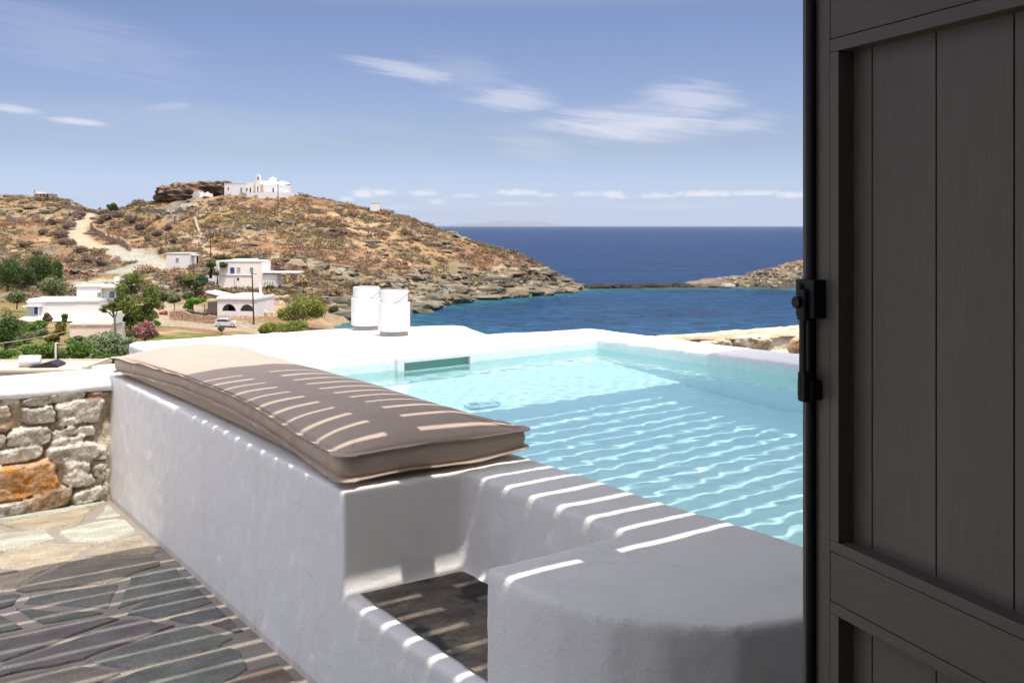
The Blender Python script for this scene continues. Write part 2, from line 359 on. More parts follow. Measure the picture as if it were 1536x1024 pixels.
m_track = (1-sstep(d1, 2.2, 4.2)); m_scree = np.maximum(1-sstep(d2, 3.0, 6.0), (1-sstep(poly_dist(TX, TY, track1[-3:]), 3, 6))); m_road = 1-sstep(d3, 4.5, 9.0); m_path = (1-sstep(d4, .8, 2.2))*.7
flatm = np.clip(np.maximum(np.maximum(m_track, m_road), m_scree*.5), 0, 1)
land = sstep(TZ, -19.5, -16.5)
seaward = sstep(TX, -60, -30)*sstep(TY, 195, 230)
coast = seaward*(1-sstep(TZ+3.0*(fbm(TX/9, TY/9, 41)-.5)*2, -14.0, -9.5))*sstep(TZ, -21, -19.2)
rocky = np.clip(coast+.9*sstep(fbm(TX/26, TY/11, 5, 4), .56, .66)*land*(1-flatm)*sstep(TY, 170, 210), 0, 1)
h = (fbm(TX/22, TY/22, 1, 4)-.5)*2.2*land*sstep(TY, 60, 150)*(1-flatm)+(fbm(TX/5, TY/5, 2, 4)-.5)*1.1*land*sstep(TY, 60, 150)*(1-.8*flatm)
h += rocky*(ridged(TX/9+TZ*.15, TY/5, 3, 4)-.55)*3.2*sstep(TY, 100, 200)
TZ2 = TZ+h
# bedded strata: the schist breaks into ledges
lay = 1.5; ph = (TZ2+.18*TX*.25)/lay+2.0*fbm(TX/30, TY/30, 8); fr = ph-np.floor(ph)
TZ2 = TZ2+rocky*lay*.85*((sstep(fr, .15, .55))-fr)
HGT = TZ2
def ground(x, y):
    fx = np.clip((np.asarray(x, float)-GX[0])/STEP, 0, len(GX)-1.001); fy = np.clip((np.asarray(y, float)-GY[0])/STEP, 0, len(GY)-1.001)
    ix = fx.astype(int); iy = fy.astype(int); a = fx-ix; b = fy-iy
    return (HGT[iy, ix]*(1-a)+HGT[iy, ix+1]*a)*(1-b)+(HGT[iy+1, ix]*(1-a)+HGT[iy+1, ix+1]*a)*b
def hit(u, v, D0=12.0, D1=438.0):                  # where the view ray through a photo pixel meets the ground
    D = np.arange(D0, D1, .5); x = (u-768)/F*D; z = CAMH-(v-HOR)/F*D; g_ = ground(x, D)
    k = np.nonzero(z <= g_)[0]
    if len(k) == 0:
        k = np.argmin(np.where(D > 60, z-g_, 1e9)); return np.array([x[k], D[k], g_[k]])
    k = k[0]; return np.array([x[k], D[k], g_[k]])
def mask_at(mk, x, y):
    return mk[np.clip(((np.asarray(y)-GY[0])/STEP).astype(int), 0, len(GY)-1), np.clip(((np.asarray(x)-GX[0])/STEP).astype(int), 0, len(GX)-1)]

def lerp(a, b, t): return a*(1-t[..., None])+np.asarray(b)*t[..., None]
tc_ = np.broadcast_to(np.array((.315, .208, .108)), TX.shape+(3,)).copy()
tc_ = lerp(tc_, (.43, .295, .17), sstep(fbm(TX/13, TY/13, 11), .48, .66))
tc_ = lerp(tc_, (.235, .135, .078), sstep(fbm(TX/5, TY/7, 12, 5), .44, .60)*.85)
tc_ = lerp(tc_, (.19, .165, .07), sstep(fbm(TX/15, TY/10, 13), .56, .68)*.7)
rock_c = lerp(np.broadcast_to(np.array((.255, .205, .14)), TX.shape+(3,)).copy(), (.125, .108, .078), sstep(fbm(TX/6, TY/6, 14), .42, .62))
rock_c = lerp(rock_c, (.33, .25, .15), sstep(fbm(TX/10, TY/4, 19), .55, .65)*.7)
tc_ = lerp(tc_, rock_c, np.clip(rocky*1.15, 0, 1))
near_g = (1-sstep(TY, 150, 200))
tc_ = lerp(tc_, (.125, .155, .042), near_g*sstep(fbm(TX/9, TY/9, 15), .30, .50)*.9)
tc_ = lerp(tc_, (.46, .36, .25), np.clip(m_track+m_path, 0, 1))
tc_ = lerp(tc_, (.36, .36, .29), np.clip(m_scree*sstep(fbm(TX/6, TY/6, 16), .25, .5), 0, 1)*.9)
tc_ = lerp(tc_, (.36, .29, .215), m_road*.92)
tc_ = lerp(tc_, (.30, .27, .20), (1-sstep(TZ2, -19.3, -18.4))*.75)
tc_ = lerp(tc_, (.12, .11, .09), (1-sstep(TZ2, -19.1, -18.6))*seaward*.6)
mb = MB(); mb.grid(TX, TY, HGT, tc_)
M['terrain'] = mat('dry_hillside', rough=.95, attr=True, var=.16, vscale=.35, fine=.30, fscale=1.6, bump=1.0, bscale=1.4, bdist=.55, spec=.08)
struct(mb.build('terrain', M['terrain'], smooth=True))

# sea, one sheet from under the terrace out past the horizon
th_ = np.linspace(-1.25, 1.25, 330); rr = np.concatenate([np.geomspace(60, 420, 190), np.geomspace(440, 150000, 70)])
AA, RR = np.meshgrid(th_, rr); SX, SY = RR*np.sin(AA), RR*np.cos(AA)
inb = (SX > GX[0]) & (SX < GX[-1]) & (SY < GY[-1])
bed = np.where(inb, rbf(np.clip(SX, GX[0], GX[-1]), np.clip(SY, GY[0], GY[-1])), -28.0)
isl = np.hypot((SX-98)/26, (SY-344)/22); bed = np.maximum(bed, -18.0-5*np.maximum(isl-.75, 0))
reef = poly_dist(SX, SY, line([(860, 434, 326), (940, 431.5, 331), (1040, 431, 333), (1100, 431, 333)])); bed = np.maximum(bed, -18.4-.24*reef)
dep = SEA-bed; sh = 1-sstep(dep+2.0*(fbm(SX/16, SY/16, 77)-.5), .2, 3.6)
shx = 1-sstep(dep, .0, .8)
open_ = sstep(SY-SX*.02, 325, 350)
scv = np.broadcast_to(np.array((.0042, .030, .098)), SX.shape+(3,)).copy()
scv = lerp(scv, (.010, .054, .125), (1-open_)*.9)
scv = lerp(scv, (.034, .118, .225), (1-open_)*(1-sstep(RR, 110, 300))*.55)
scv = lerp(scv, (.030, .145, .165), sh*.85); scv = lerp(scv, (.16, .19, .15), shx*.55)
scv = lerp(scv, (.010, .03, .07), sstep(fbm(SX/20, SY/26, 78), .55, .7)*.5*(1-open_))
mb = MB(); mb.grid(SX, SY, np.full_like(SX, SEA), scv)
def mat_sea():
    m = bpy.data.materials.new('sea_water'); m.use_nodes = True; g = G(m.node_tree); b = g.n['Principled BSDF']
    a = g.new('ShaderNodeAttribute', attribute_name='Col'); ge = g.new('ShaderNodeNewGeometry'); p = ge.outputs['Position']
    w1 = g.noise(g.mapping(p, scale=(.26, .26, 0), rot=(0, 0, .25)), 1.0, 6, .7, .4); w2 = g.noise(g.mapping(p, scale=(.012, .03, 0), rot=(0, 0, -.15)), 1.0, 4, .6); w3 = g.noise(g.mapping(p, scale=(.8, .75, 0), rot=(0, 0, .2)), 1.0, 4, .68)
    h_ = g.math('ADD', g.math('MULTIPLY', w1, 2.2), g.math('ADD', g.math('MULTIPLY', w2, 7.0), g.math('MULTIPLY', w3, .5)))
    c = g.mix(1.0, a.outputs['Color'], g.ramp(w2, [(.3, .84), (.7, 1.12)]), 'MULTIPLY'); c = g.mix(1.0, c, g.ramp(g.math('ADD', g.math('MULTIPLY', w1, .65), g.math('MULTIPLY', w3, .35)), [(.40, .52), (.60, 1.42)]), 'MULTIPLY')  # light and dark of ripples put into the base colour, replacing reflections
    g.l.new(c, b.inputs['Base Color']); b.inputs['Roughness'].default_value = .30; b.inputs['IOR'].default_value = 1.33; b.inputs['Specular IOR Level'].default_value = .05
    bp = g.new('ShaderNodeBump'); bp.inputs['Strength'].default_value = .9; bp.inputs['Distance'].default_value = 1.0
    g.l.new(h_, bp.inputs['Height']); g.l.new(bp.outputs[0], b.inputs['Normal']); return m
struct(mb.build('sea', mat_sea(), smooth=True))

# rocky islet to the right of the reef
ix_ = np.arange(50, 175, .45); iy_ = np.arange(318, 385, .45); IX, IY = np.meshgrid(ix_, iy_)
prof = np.interp(ix_, [50, 60, 64, 70, 77, 81.0, 82.5, 86, 90, 94.5, 98, 112, 130, 160, 175], [-1.2, .2, 1.0, 2.0, 2.5, 2.7, 4.2, 4.9, 5.4, 6.4, 7.6, 11, 13, 9, -1])
front = np.interp(ix_, [50, 64, 80, 84, 98, 175], [333, 331.5, 330, 327.5, 326, 326])
tt = (IY-front[None, :]); bul = sstep(tt, -1.5, 7.5)*(1-sstep(tt, 18, 36))
IZ = SEA-1.6+(prof[None, :]+1.6)*np.maximum(bul, 0)
rk = (ridged(IX/5.0+IZ*.1, IY/4.0, 31, 5)-.55)*3.6*sstep(IZ, SEA-1.2, SEA+1.0)*np.clip(prof[None, :]/6, .25, 1)
IZ2 = IZ+rk; ph = IZ2/1.1+1.4*fbm(IX/12, IY/12, 38); fr = ph-np.floor(ph); IZ2 = IZ2+.8*(sstep(fr, .2, .6)-fr)*sstep(IZ, SEA-.5, SEA+1)
ic = lerp(np.broadcast_to(np.array((.27, .21, .145)), IX.shape+(3,)).copy(), (.12, .10, .075), sstep(fbm(IX/4, IY/4, 32), .42, .62)); ic = lerp(ic, (.34, .20, .095), sstep(IZ2, SEA+5.5, SEA+9)*.8*sstep(fbm(IX/6, IY/6, 33), .35, .55))
ic = lerp(ic, (.20, .16, .12), (1-sstep(IX, 78, 83))*.7); ic = lerp(ic, (.07, .065, .055), 1-sstep(IZ2, SEA+.2, SEA+.8))
mb = MB(); mb.grid(IX, IY, IZ2, ic); M['islet'] = mat('islet_rock', rough=.9, attr=True, var=.2, vscale=.8, fine=.25, fscale=3, bump=1.0, bscale=2.2, bdist=.4, spec=.1)
struct(mb.build('rocky_islet', M['islet'], smooth=False))

# faint island on the horizon
x_ = np.linspace(-3300, 3600, 120); y_ = np.linspace(0, 1, 14); XX, YY = np.meshgrid(x_, y_)
crest = 190*np.exp(-((x_+384)/700)**2)+175*np.exp(-((x_-1000)/600)**2)+90*np.exp(-((x_+1700)/700)**2)+40*fbm(x_/300, x_*0, 5)
crest *= sstep(x_, -3300, -2300)*(1-sstep(x_, 2700, 3600))
mb = MB(); mb.grid(XX*2.08, 75000+YY*6000, SEA+2.08*crest[None, :]*np.sin(YY*math.pi), (.13, .135, .13))
struct(mb.build('distant_island', M['terrain'], smooth=True, loc=(0, 0, 0)))

# ================================================================== LARGE STRUCTURE: terrace, pool, walls, house
ZT = 0.64                                            # height of bench, pool rim and deck
# --- crazy paving: irregular slate flags in pale cement
def clip_poly(poly, n, d):                           # keep n.p <= d
    out = []
    for i in range(len(poly)):
        a, b = poly[i], poly[(i+1) % len(poly)]; da = a@n-d; db = b@n-d
        if da <= 0: out.append(a)
        if (da < 0) != (db < 0): out.append(a+(b-a)*(da/(da-db)))
    return out
def paving():
    r = np.random.default_rng(23)
    pts_ = []
    for iy in range(26):
        for ix in range(9):
            pts_.append((-2.0+ix*.47+(iy % 2)*.23+r.uniform(-.24, .24), .2+iy*.205+r.uniform(-.11, .11)))
    P_ = np.array(pts_); sc = np.array([1, 1.75]); Q = P_*sc
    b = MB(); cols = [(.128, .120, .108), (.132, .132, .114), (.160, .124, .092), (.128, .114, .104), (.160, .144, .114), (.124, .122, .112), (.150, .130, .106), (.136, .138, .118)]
    sunlitc = [(.33, .33, .265), (.30, .255, .18), (.36, .37, .31)]  # paler set: sunlight put into the flag colour
    for i, q in enumerate(Q):
        poly = [np.array(p) for p in [(q[0]-.5, q[1]-.6), (q[0]+.5, q[1]-.6), (q[0]+.5, q[1]+.6), (q[0]-.5, q[1]+.6)]]
        gap = r.uniform(.008, .034)
        for j in np.argsort(np.hypot(*(Q-q).T))[1:16]:
            d = Q[j]-q; L = np.hypot(*d); n = d/L
            ang = (hash2(np.int64(min(i, j)), np.int64(max(i, j)), 5)-.5)*.5; n = np.array([n[0]*math.cos(ang)-n[1]*math.sin(ang), n[0]*math.sin(ang)+n[1]*math.cos(ang)])
            poly = clip_poly(poly, n, (q+Q[j])/2@n-gap)
            if len(poly) < 3: break
        if len(poly) < 3: continue
        for nn_, dd_ in ((np.array([1., 0]), 1.222), (np.array([0, 1.]), 5.36*1.75)):
            if len(poly) >= 3: poly = clip_poly(poly, nn_, dd_)
        if len(poly) < 3: continue
        A_ = np.array(poly)/sc
        ar_ = .5*abs(np.dot(A_[:, 0], np.roll(A_[:, 1], 1))-np.dot(A_[:, 1], np.roll(A_[:, 0], 1)))
        if ar_ < .006: continue
        # wobble the outline
        out = []
        for k in range(len(A_)):
            a, c = A_[k], A_[(k+1) % len(A_)]; L = np.hypot(*(c-a)); m = max(1, int(L/.035))
            nn = np.array([-(c-a)[1], (c-a)[0]])/(L+1e-9)
            for t in range(m):
                w = 0 if t == 0 else (vnoise(a[0]*9+t*.37+i, a[1]*9, 3)-.5)*.022
                out.append(a+(c-a)*t/m+nn*w)
        A_ = np.array(out); A_[:, 0] = np.minimum(A_[:, 0], 1.222); A_[:, 1] = np.minimum(A_[:, 1], 5.36)
        if np.ptp(A_[:, 0]) < .05 or np.ptp(A_[:, 1]) < .04: continue
        far = A_[:, 1].mean() > 4.35+r.uniform(-.5, .4) or A_[:, 0].mean() < .22  # flags where sun falls coloured paler; unseen left strip also bounces light
        c_ = np.array(sunlitc[r.integers(3)] if far else cols[r.integers(len(cols))])*r.uniform(1.0, 1.3)
        n = len(A_); ctr = A_.mean(0); inn = A_+(ctr-A_)/np.maximum(np.hypot(*(A_-ctr).T), .01)[:, None]*.006
        z1 = r.uniform(.004, .009)
        v = [(x, y, .0) for x, y in A_]+[(x, y, z1) for x, y in inn]+[(ctr[0], ctr[1], z1)]
        f = [(k, (k+1) % n, n+(k+1) % n, n+k) for k in range(n)]+[(n+k, n+(k+1) % n, 2*n) for k in range(n)]
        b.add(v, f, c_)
    return b
fl = MB(); fl.box((-4, -4, -.25), (1.3, 5.4, .0), (1, 1, 1))
o = struct(fl.build('patio', M['grout'], rz=TH))
tag(o, 'crazy paved terrace floor', 'paving'); del o['category']; del o['label']
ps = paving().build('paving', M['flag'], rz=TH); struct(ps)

# --- the plastered body of bench, pool walls, deck and end block: one monolithic rendered mass
def voxel_union(boxes, prisms, voxel, iters):
    b = MB()
    for lo, hi in boxes: b.box(lo, hi)
    for poly, z0, z1 in prisms: b.prism(poly, z0, z1)
    o = b.build('tmp', M['plaster'])
    m = o.modifiers.new('r', 'REMESH'); m.mode = 'VOXEL'; m.voxel_size = voxel; m.adaptivity = 0
    s = o.modifiers.new('s', 'SMOOTH'); s.factor = .5; s.iterations = iters
    me = bpy.data.meshes.new_from_object(o.evaluated_get(bpy.context.evaluated_depsgraph_get()))
    bpy.data.objects.remove(o); return me
ZB = -.46
inner = [(1.935, 1.46), (1.935, 5.075), (4.372, 5.255), (4.47, 3.3), (4.50, 1.46)]
far_edge = [(1.674, 5.60), (1.674, 6.70), (1.72, 6.80), (1.80, 6.83), (3.27, 6.81), (3.90, 6.61), (4.03, 6.55), (4.08, 6.45), (3.89, 5.86), (4.70, 5.745), (4.755, 5.66)]
boxes = [((1.25, 2.625, ZB), (1.935, 5.80, ZT)), ((1.655, 1.25, ZB), (1.935, 2.7, ZT)), ((1.25, 1.80, ZB), (1.72, 2.70, .334))]
blk = [(1.234, 1.872), (1.226, 1.70), (1.236, 1.60), (1.268, 1.49), (1.335, 1.39), (1.44, 1.31), (1.588, 1.262), (1.80, 1.235), (4.0, 1.2), (4.85, 1.2), (4.85, 1.46), (1.94, 1.46), (1.94, 1.872)]
ring_back = [(1.80, 5.065), (1.935, 5.075), (4.372, 5.255), (4.76, 5.30)]+far_edge[::-1]
ring_right = [(4.372, 5.255), (4.47, 3.3), (4.50, 1.40), (4.90, 1.40), (4.835, 3.88), (4.775, 4.66), (4.755, 5.40), (4.5, 5.5)]
me = voxel_union(boxes, [(blk, ZB, ZT), (ring_back[::-1] if False else ring_back, ZB, ZT), (ring_right, ZB, ZT)], .0125, 9)
nv = len(me.vertices); V = np.empty(nv*3); me.vertices.foreach_get('co', V); V = V.reshape(-1, 3)
N_ = np.empty(nv*3); me.vertex_normals.foreach_get('vector', N_); N_ = N_.reshape(-1, 3)
amp = (fbm(V[:, 0]*5+V[:, 2]*3, V[:, 1]*5-V[:, 2]*2, 61, 3)-.5)*np.where(np.abs(N_[:, 2]) > .6, .008, .003)+(fbm(V[:, 0]*26+V[:, 2]*19, V[:, 1]*26+V[:, 2]*11, 62, 3)-.5)*.0035
V = V+N_*amp[:, None]; me.vertices.foreach_set('co', V.ravel())
def inside(poly, x, y):
    c_ = np.zeros(len(x), bool); p = np.array(poly)
    for (x0, y0), (x1, y1) in zip(p, np.roll(p, -1, 0)):
        c_ ^= ((y0 > y) != (y1 > y)) & (x < (x1-x0)*(y-y0)/(y1-y0+1e-12)+x0)
    return c_
ictr = np.mean(inner, 0); big = [tuple(np.array(p)+(np.array(p)-ictr)/np.linalg.norm(np.array(p)-ictr)*.030) for p in inner]
mint = inside(big, V[:, 0], V[:, 1]) & (V[:, 2] < ZT-.022)
C4 = np.ones((nv, 4), np.float32); C4[:, :3] = (.84, .818, .79); C4[mint, :3] = (.72, .88, .87)
# a darker greyish band where the render meets the paving
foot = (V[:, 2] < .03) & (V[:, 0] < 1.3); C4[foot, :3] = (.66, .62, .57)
ca = me.color_attributes.new('Col', 'FLOAT_COLOR', 'POINT'); ca.data.foreach_set('color', C4.ravel())
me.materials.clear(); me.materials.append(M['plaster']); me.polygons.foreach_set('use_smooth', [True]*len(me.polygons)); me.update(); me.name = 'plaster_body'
pool = thing('plunge_pool', 'white plastered plunge pool with built-in bench, rounded end block and turquoise basin', 'pool', (0, 0, 0), TH)
body = bpy.data.objects.new('plaster_body', me); col.objects.link(body); body.parent = pool
# step tread of dark slab inside the recess
t = MB(); gx, gy = np.meshgrid(np.linspace(1.296, 1.658, 40), np.linspace(1.86, 2.63, 70))
ed = .006*(vnoise(gy*25, gy*0, 4)-.5); gx2 = gx+np.where(gx < 1.30, ed, 0)
gz = .3395+(fbm(gx*14, gy*14, 9)-.5)*.004
cc = lerp(np.broadcast_to(np.array((.125, .105, .085)), gx.shape+(3,)).copy(), (.030, .031, .033), sstep(fbm(gx*9, gy*5, 71, 5), .46, .56)); cc = lerp(cc, (.17, .14, .10), sstep(fbm(gx*11, gy*11, 72), .58, .68))
t.grid(gx2, gy, gz, cc); t.build('step_tread', M['tread'], pool, smooth=True)
# basin floor
M['basin'] = mat('basin_render', (.81, .945, .945), .8, var=.03, bump=.05)
b = MB(); ys = np.array([1.38, 2.5, 3.4, 3.9, 4.1, 4.3, 4.6, 4.9, 5.15, 5.32]); zs_ = np.interp(ys, [1.3, 3.95, 4.35, 5.32], [-.43, -.43, -.30, .14]); gx, gy = np.meshgrid(np.linspace(1.90, 4.56, 8), ys)
b.grid(gx, gy, np.broadcast_to(zs_[:, None], gx.shape)); bf = b.build('basin_floor', M['basin'], pool, smooth=True)
b = MB(); dx, dy = 3.02, 4.62; ZD = float(np.interp(dy, [4.35, 5.32], [-.30, .14]))+.012
b.lathe([(.112, -.02), (.112, .006), (.104, .010), (.096, .006), (.096, -.02)], (dx, dy, ZD), 28, (1, 1, 1), closed=False)
for k in range(7): b.box((dx-.07, dy-.065+k*.02, ZD), (dx+.07, dy-.057+k*.02, ZD+.006))
M['grille'] = mat('drain_grille', (.55, .72, .74), .5); b.build('floor_drain', M['grille'], pool)
# skimmer mouth in the back wall
wa = math.atan2(.18, 2.437); b = MB(); X0, X1 = 2.765, 3.305; fr_ = .046
def skp(x, dy, z): return (x, 5.075+(x-1.935)*math.tan(wa)+dy, z)
def skbox(m, x0, x1, y0, y1, z0, z1):
    v = [skp(x0, y0, z0), skp(x1, y0, z0), skp(x1, y1, z0), skp(x0, y1, z0), skp(x0, y0, z1), skp(x1, y0, z1), skp(x1, y1, z1), skp(x0, y1, z1)]
    m.add(v, [(3, 2, 1, 0), (4, 5, 6, 7), (0, 1, 5, 4), (1, 2, 6, 5), (2, 3, 7, 6), (3, 0, 4, 7)])
skbox(b, X0, X0+fr_, -.04, .01, .44, .632); skbox(b, X1-.02, X1, -.04, .01, .44, .632); skbox(b, X0+fr_, X1-.02, -.04, .01, .606, .632); skbox(b, X0+fr_, X1-.02, -.04, .01, .44, .50)
M['skim'] = mat('white_plastic', (.76, .80, .78), .5); sk = b.build('skimmer', M['skim'], pool, bevel=.003)
b = MB(); skbox(b, X0+fr_, X1-.02, -.012, -.006, .50, .606); M['flap'] = mat('green_flap', (.26, .46, .40), .3); b.build('flap', M['flap'], sk)

# water: a gently rippled sheet
wx, wy = np.meshgrid(np.linspace(1.90, 4.56, 300), np.linspace(1.42, 5.30, 440))
rw = np.random.default_rng(3); wz = np.zeros_like(wx)
for k in range(44):
    a = rw.uniform(0, 2*math.pi); L = rw.uniform(.045, .30); wz += L*.0040*rw.uniform(.4, 1)*np.sin(2*math.pi*((wx+.03*np.sin(wy*5+k))*math.cos(a)+wy*math.sin(a))/L+rw.uniform(0, 6))
wz *= .112
for k in range(26):
    a = rw.uniform(0, 2*math.pi); L = rw.uniform(.055, .12); wz += .0038*L/(2*math.pi)*rw.uniform(.5, 1.3)*np.sin(2*math.pi*((wx+.02*np.sin(wy*9+k))*math.cos(a)+(wy+.02*np.sin(wx*11+k))*math.sin(a))/L+rw.uniform(0, 6))
mb = MB(); mb.grid(wx, wy, .565+wz)
def mat_water():
    m = bpy.data.materials.new('pool_water'); m.use_nodes = True; g = G(m.node_tree); g.n.remove(g.n['Principled BSDF'])
    gl = g.new('ShaderNodeBsdfGlass'); gl.inputs['IOR'].default_value = 1.33; gl.inputs['Roughness'].default_value = 0.0; gl.inputs['Color'].default_value = (.85, .975, .985, 1)
    g.l.new(gl.outputs[0], g.n['Material Output'].inputs[0]); return m
wat = struct(mb.build('pool_water', mat_water(), smooth=True, rz=TH))
wat.cycles.is_caustics_caster = True
for o in [body, bf, sk]+[o for o in pool.children_recursive if o.name.startswith(('floor_drain', 'flap'))]: o.cycles.is_caustics_receiver = True

# base under the terrace
b = MB(); b.box((-4, -4, -3.6), (4.88, 1.4, -.56)); b.box((-4, 1.4, -3.6), (4.6, 5.4, -.56)); b.box((1.70, 5.4, -3.6), (3.9, 6.7, -.47)); b.box((3.9, 5.4, -3.6), (4.7, 5.65, -.47))
struct(b.build('terrace_base', M['grout'], rz=TH))

# --- rubble wall: height field of stones in courses with lime smears
def rubble(name, stones, x0, x1, z0, z1, res, parent, place, depth=.055, seed=0, pal=None, base=.0):
    xs = np.arange(x0, x1+res, res); zs = np.arange(z0, z1+res, res); X, Z = np.meshgrid(xs, zs)
    wX = X+(fbm(X*11, Z*11, seed+1)-.5)*.10; wZ = Z+(fbm(X*9, Z*9, seed+2)-.5)*.05
    H = (fbm(X*14, Z*14, seed+3, 4)-.5)*.035; C = np.broadcast_to(np.array((.68, .61, .50)), X.shape+(3,)).copy()
    C = lerp(C, (.44, .36, .26), sstep(fbm(X*11, Z*11, seed+4), .45, .65))
    for i, (cx, cz, w, h_, c, tilt, pr) in enumerate(stones):
        dx = wX-cx; dz = (wZ-cz)-dx*tilt
        p = 4.6; d = (np.abs(dx/(w/2))**p+np.abs(dz/(h_/2))**p)**(1/p)
        e = 1-d; prof = sstep(e, -.02, .10)*depth*pr*(1+.45*dz/h_)
        rough = (ridged(X*20+i*3, Z*26+i, seed+9+i % 5, 4)-.55)*.020+(fbm(X*60, Z*60, seed+40)-.5)*.008
        m = sstep(e, -.03, .03); H = np.maximum(H, prof+rough*m-.012*(1-m))
        cv = np.asarray(c)*(.62+.38*fbm(X*18, Z*18, seed+6)+.40*fbm(X*5, Z*46+X*4, seed+7))[..., None]; rust = c[0] > 2.2*c[2]
        stain = sstep(fbm(X*22, Z*30, seed+70+i, 5), .56, .64)[..., None]*m[..., None]*(.25 if rust else .65)
        cv = cv*(1-stain)+cv*np.array((.42, .33, .27))*stain
        lime = sstep(fbm(X*16, Z*22, seed+90+i, 5)+.14*dz/h_, .46, .60)*m*(.22 if rust else .7)
        cv = lerp(cv, (.66, .61, .53), lime)
        C = lerp(C, 0*C, m*0); C = C*(1-m[..., None])+cv*m[..., None]
    mb = MB(); P_ = place(X, H+base, Z); mb.grid(*P_, C)
    return mb.build(name, M['stone'], parent, smooth=True)
def wall_px(u, v, yw=5.34):                          # photo pixel -> (x, z) on the wall plane y = yw
    l = (u-768)/F; dx = math.sin(TH)+l*math.cos(TH); dy = math.cos(TH)-l*math.sin(TH); D = yw/dy
    return D*dx, CAMH-(v-HOR)/F*D
grey, wht, org, brn = (.48, .44, .37), (.64, .59, .51), (.46, .22, .07), (.34, .23, .14)
sl_ = []
for (a, b_, c_, d_, cc_, ti, pr) in [(130, 330, 340, 435, grey, 0, 1.1), (340, 300, 612, 445, wht, 0, 1.15), (-60, 340, 62, 480, brn, 0, .9), (45, 445, 305, 560, grey, 0, 1.0), (-80, 490, 42, 575, grey, 0, .8), (305, 455, 440, 512, grey, .1, .8), (295, 505, 500, 575, wht, .1, .9),
                                     (430, 450, 560, 512, wht, 0, .7), (-80, 568, 240, 660, wht, .05, 1.0), (260, 545, 545, 680, wht, 0, 1.2), (-140, 660, 335, 868, org, 0, 1.25), (360, 655, 535, 790, wht, -.1, 1.1), (-60, 872, 160, 990, grey, .1, 1.1), (140, 805, 400, 955, brn, .2, 1.0),
                                     (415, 800, 575, 905, wht, .2, .8), (150, 270, 480, 325, grey, 0, 1.0), (-60, 290, 150, 345, grey, 0, .8), (480, 262, 612, 312, brn, 0, .9), (540, 560, 612, 640, wht, 0, .8), (540, 660, 615, 760, wht, 0, .7), (570, 770, 620, 850, wht, 0, .6)]:
    x0, z1 = wall_px(a/3.795, 520+b_/3.795); x1, z0 = wall_px(c_/3.795, 520+d_/3.795)
    xm, zm = wall_px((a+c_)/2/3.795, 520+(b_+d_)/2/3.795)
    sl_.append((xm, zm, abs(x1-x0)*1.0, abs(wall_px((a+c_)/7.59, 520+b_/3.795)[1]-wall_px((a+c_)/7.59, 520+d_/3.795)[1]), cc_, ti, pr))
r_ = np.random.default_rng(5)
for k in range(46):
    x = r_.uniform(-2.6, .55); z = .05+.105*(k % 6)+r_.uniform(-.02, .02)
    sl_.append((x, z, r_.uniform(.14, .34), r_.uniform(.08, .12), [grey, wht, brn, grey, org][r_.integers(5)], r_.uniform(-.1, .1), r_.uniform(.8, 1.1)))
lw = thing('stone_wall', 'rubble stone wall under a white rounded coping at the far end of the terrace', 'wall', pt(.4, 5.4, 0), TH)
rubble('stone_face', sl_, -2.8, 1.27, -.02, .60, .008, lw, lambda X, H, Z: (X-.4, 5.372-H-5.4, Z), seed=3)
b = MB(); b.box((-2.8, 5.375, -.6), (1.25, 5.70, .56)); b.build('core', M['grout'], lw, off=(.4, 5.4, 0))
# coping: rounded white plaster roll
xs = np.linspace(-2.8, 1.285, 160); n_ = 26; tt_ = np.linspace(0, 1, n_)
prf = [(5.42, .552), (5.36, .556), (5.318, .566), (5.304, .585), (5.306, .603), (5.320, .622), (5.345, .634), (5.40, .6395), (5.55, .640), (5.66, .636), (5.715, .622), (5.735, .60), (5.735, .56), (5.70, .54)]
pf = np.array(prf); XX, II = np.meshgrid(xs, np.arange(len(prf))); YY = pf[II, 0]; ZZ = pf[II, 1]
nz = (fbm(XX*4, II*.35, 80)-.5)*.018; YY = YY+np.where(II < 6, nz, 0); ZZ = ZZ+np.where((II < 4), (fbm(XX*7, II*.1, 81)-.5)*.022, (fbm(XX*5, II*.5, 82)-.5)*.006)
mb = MB(); mb.grid(XX, YY, ZZ, (.80, .79, .775), flip=True); mb.build('coping', M['plaster'], lw, off=(.4, 5.4, 0), smooth=True)

# --- sandy topped rubble wall beyond the pool on the right
def P2z(u, v, z): D = F*(CAMH-z)/(v-HOR); return np.array([(u-768)/F*D, D])
A1, A2 = P2z(1040, 505.5, .575), P2z(1215, 498.5, .575); B1, B2 = P2z(1020, 503.2, .57), P2z(1215, 486.5, .57)
dv = (A2-A1)/np.linalg.norm(A2-A1); ext = A2+dv*3.0; nrm = np.array([dv[1], -dv[0]])
rw_ = thing('stone_wall', 'low rubble wall with a rough sandy mortar top beyond the pool rim', 'wall', (*A1, 0), math.atan2(dv[1], dv[0]))
r_ = np.random.default_rng(17); st2 = []
Lw = np.linalg.norm(ext-A1)
for k in range(60):
    row = k % 6; st2.append((.1+(k//6)*.42+r_.uniform(-.08, .08)+(row % 2)*.2, .515-row*.125+r_.uniform(-.02, .02), r_.uniform(.20, .42), r_.uniform(.085, .125), [(.52, .45, .33), (.55, .31, .17), (.62, .51, .36), (.46, .37, .26), (.60, .42, .26)][r_.integers(5)], r_.uniform(-.1, .1), r_.uniform(.9, 1.2)))
rubble('stone_face', st2, -.3, Lw, -.3, .575, .012, rw_, lambda X, H, Z: (X, -H, Z), seed=23, depth=.06)
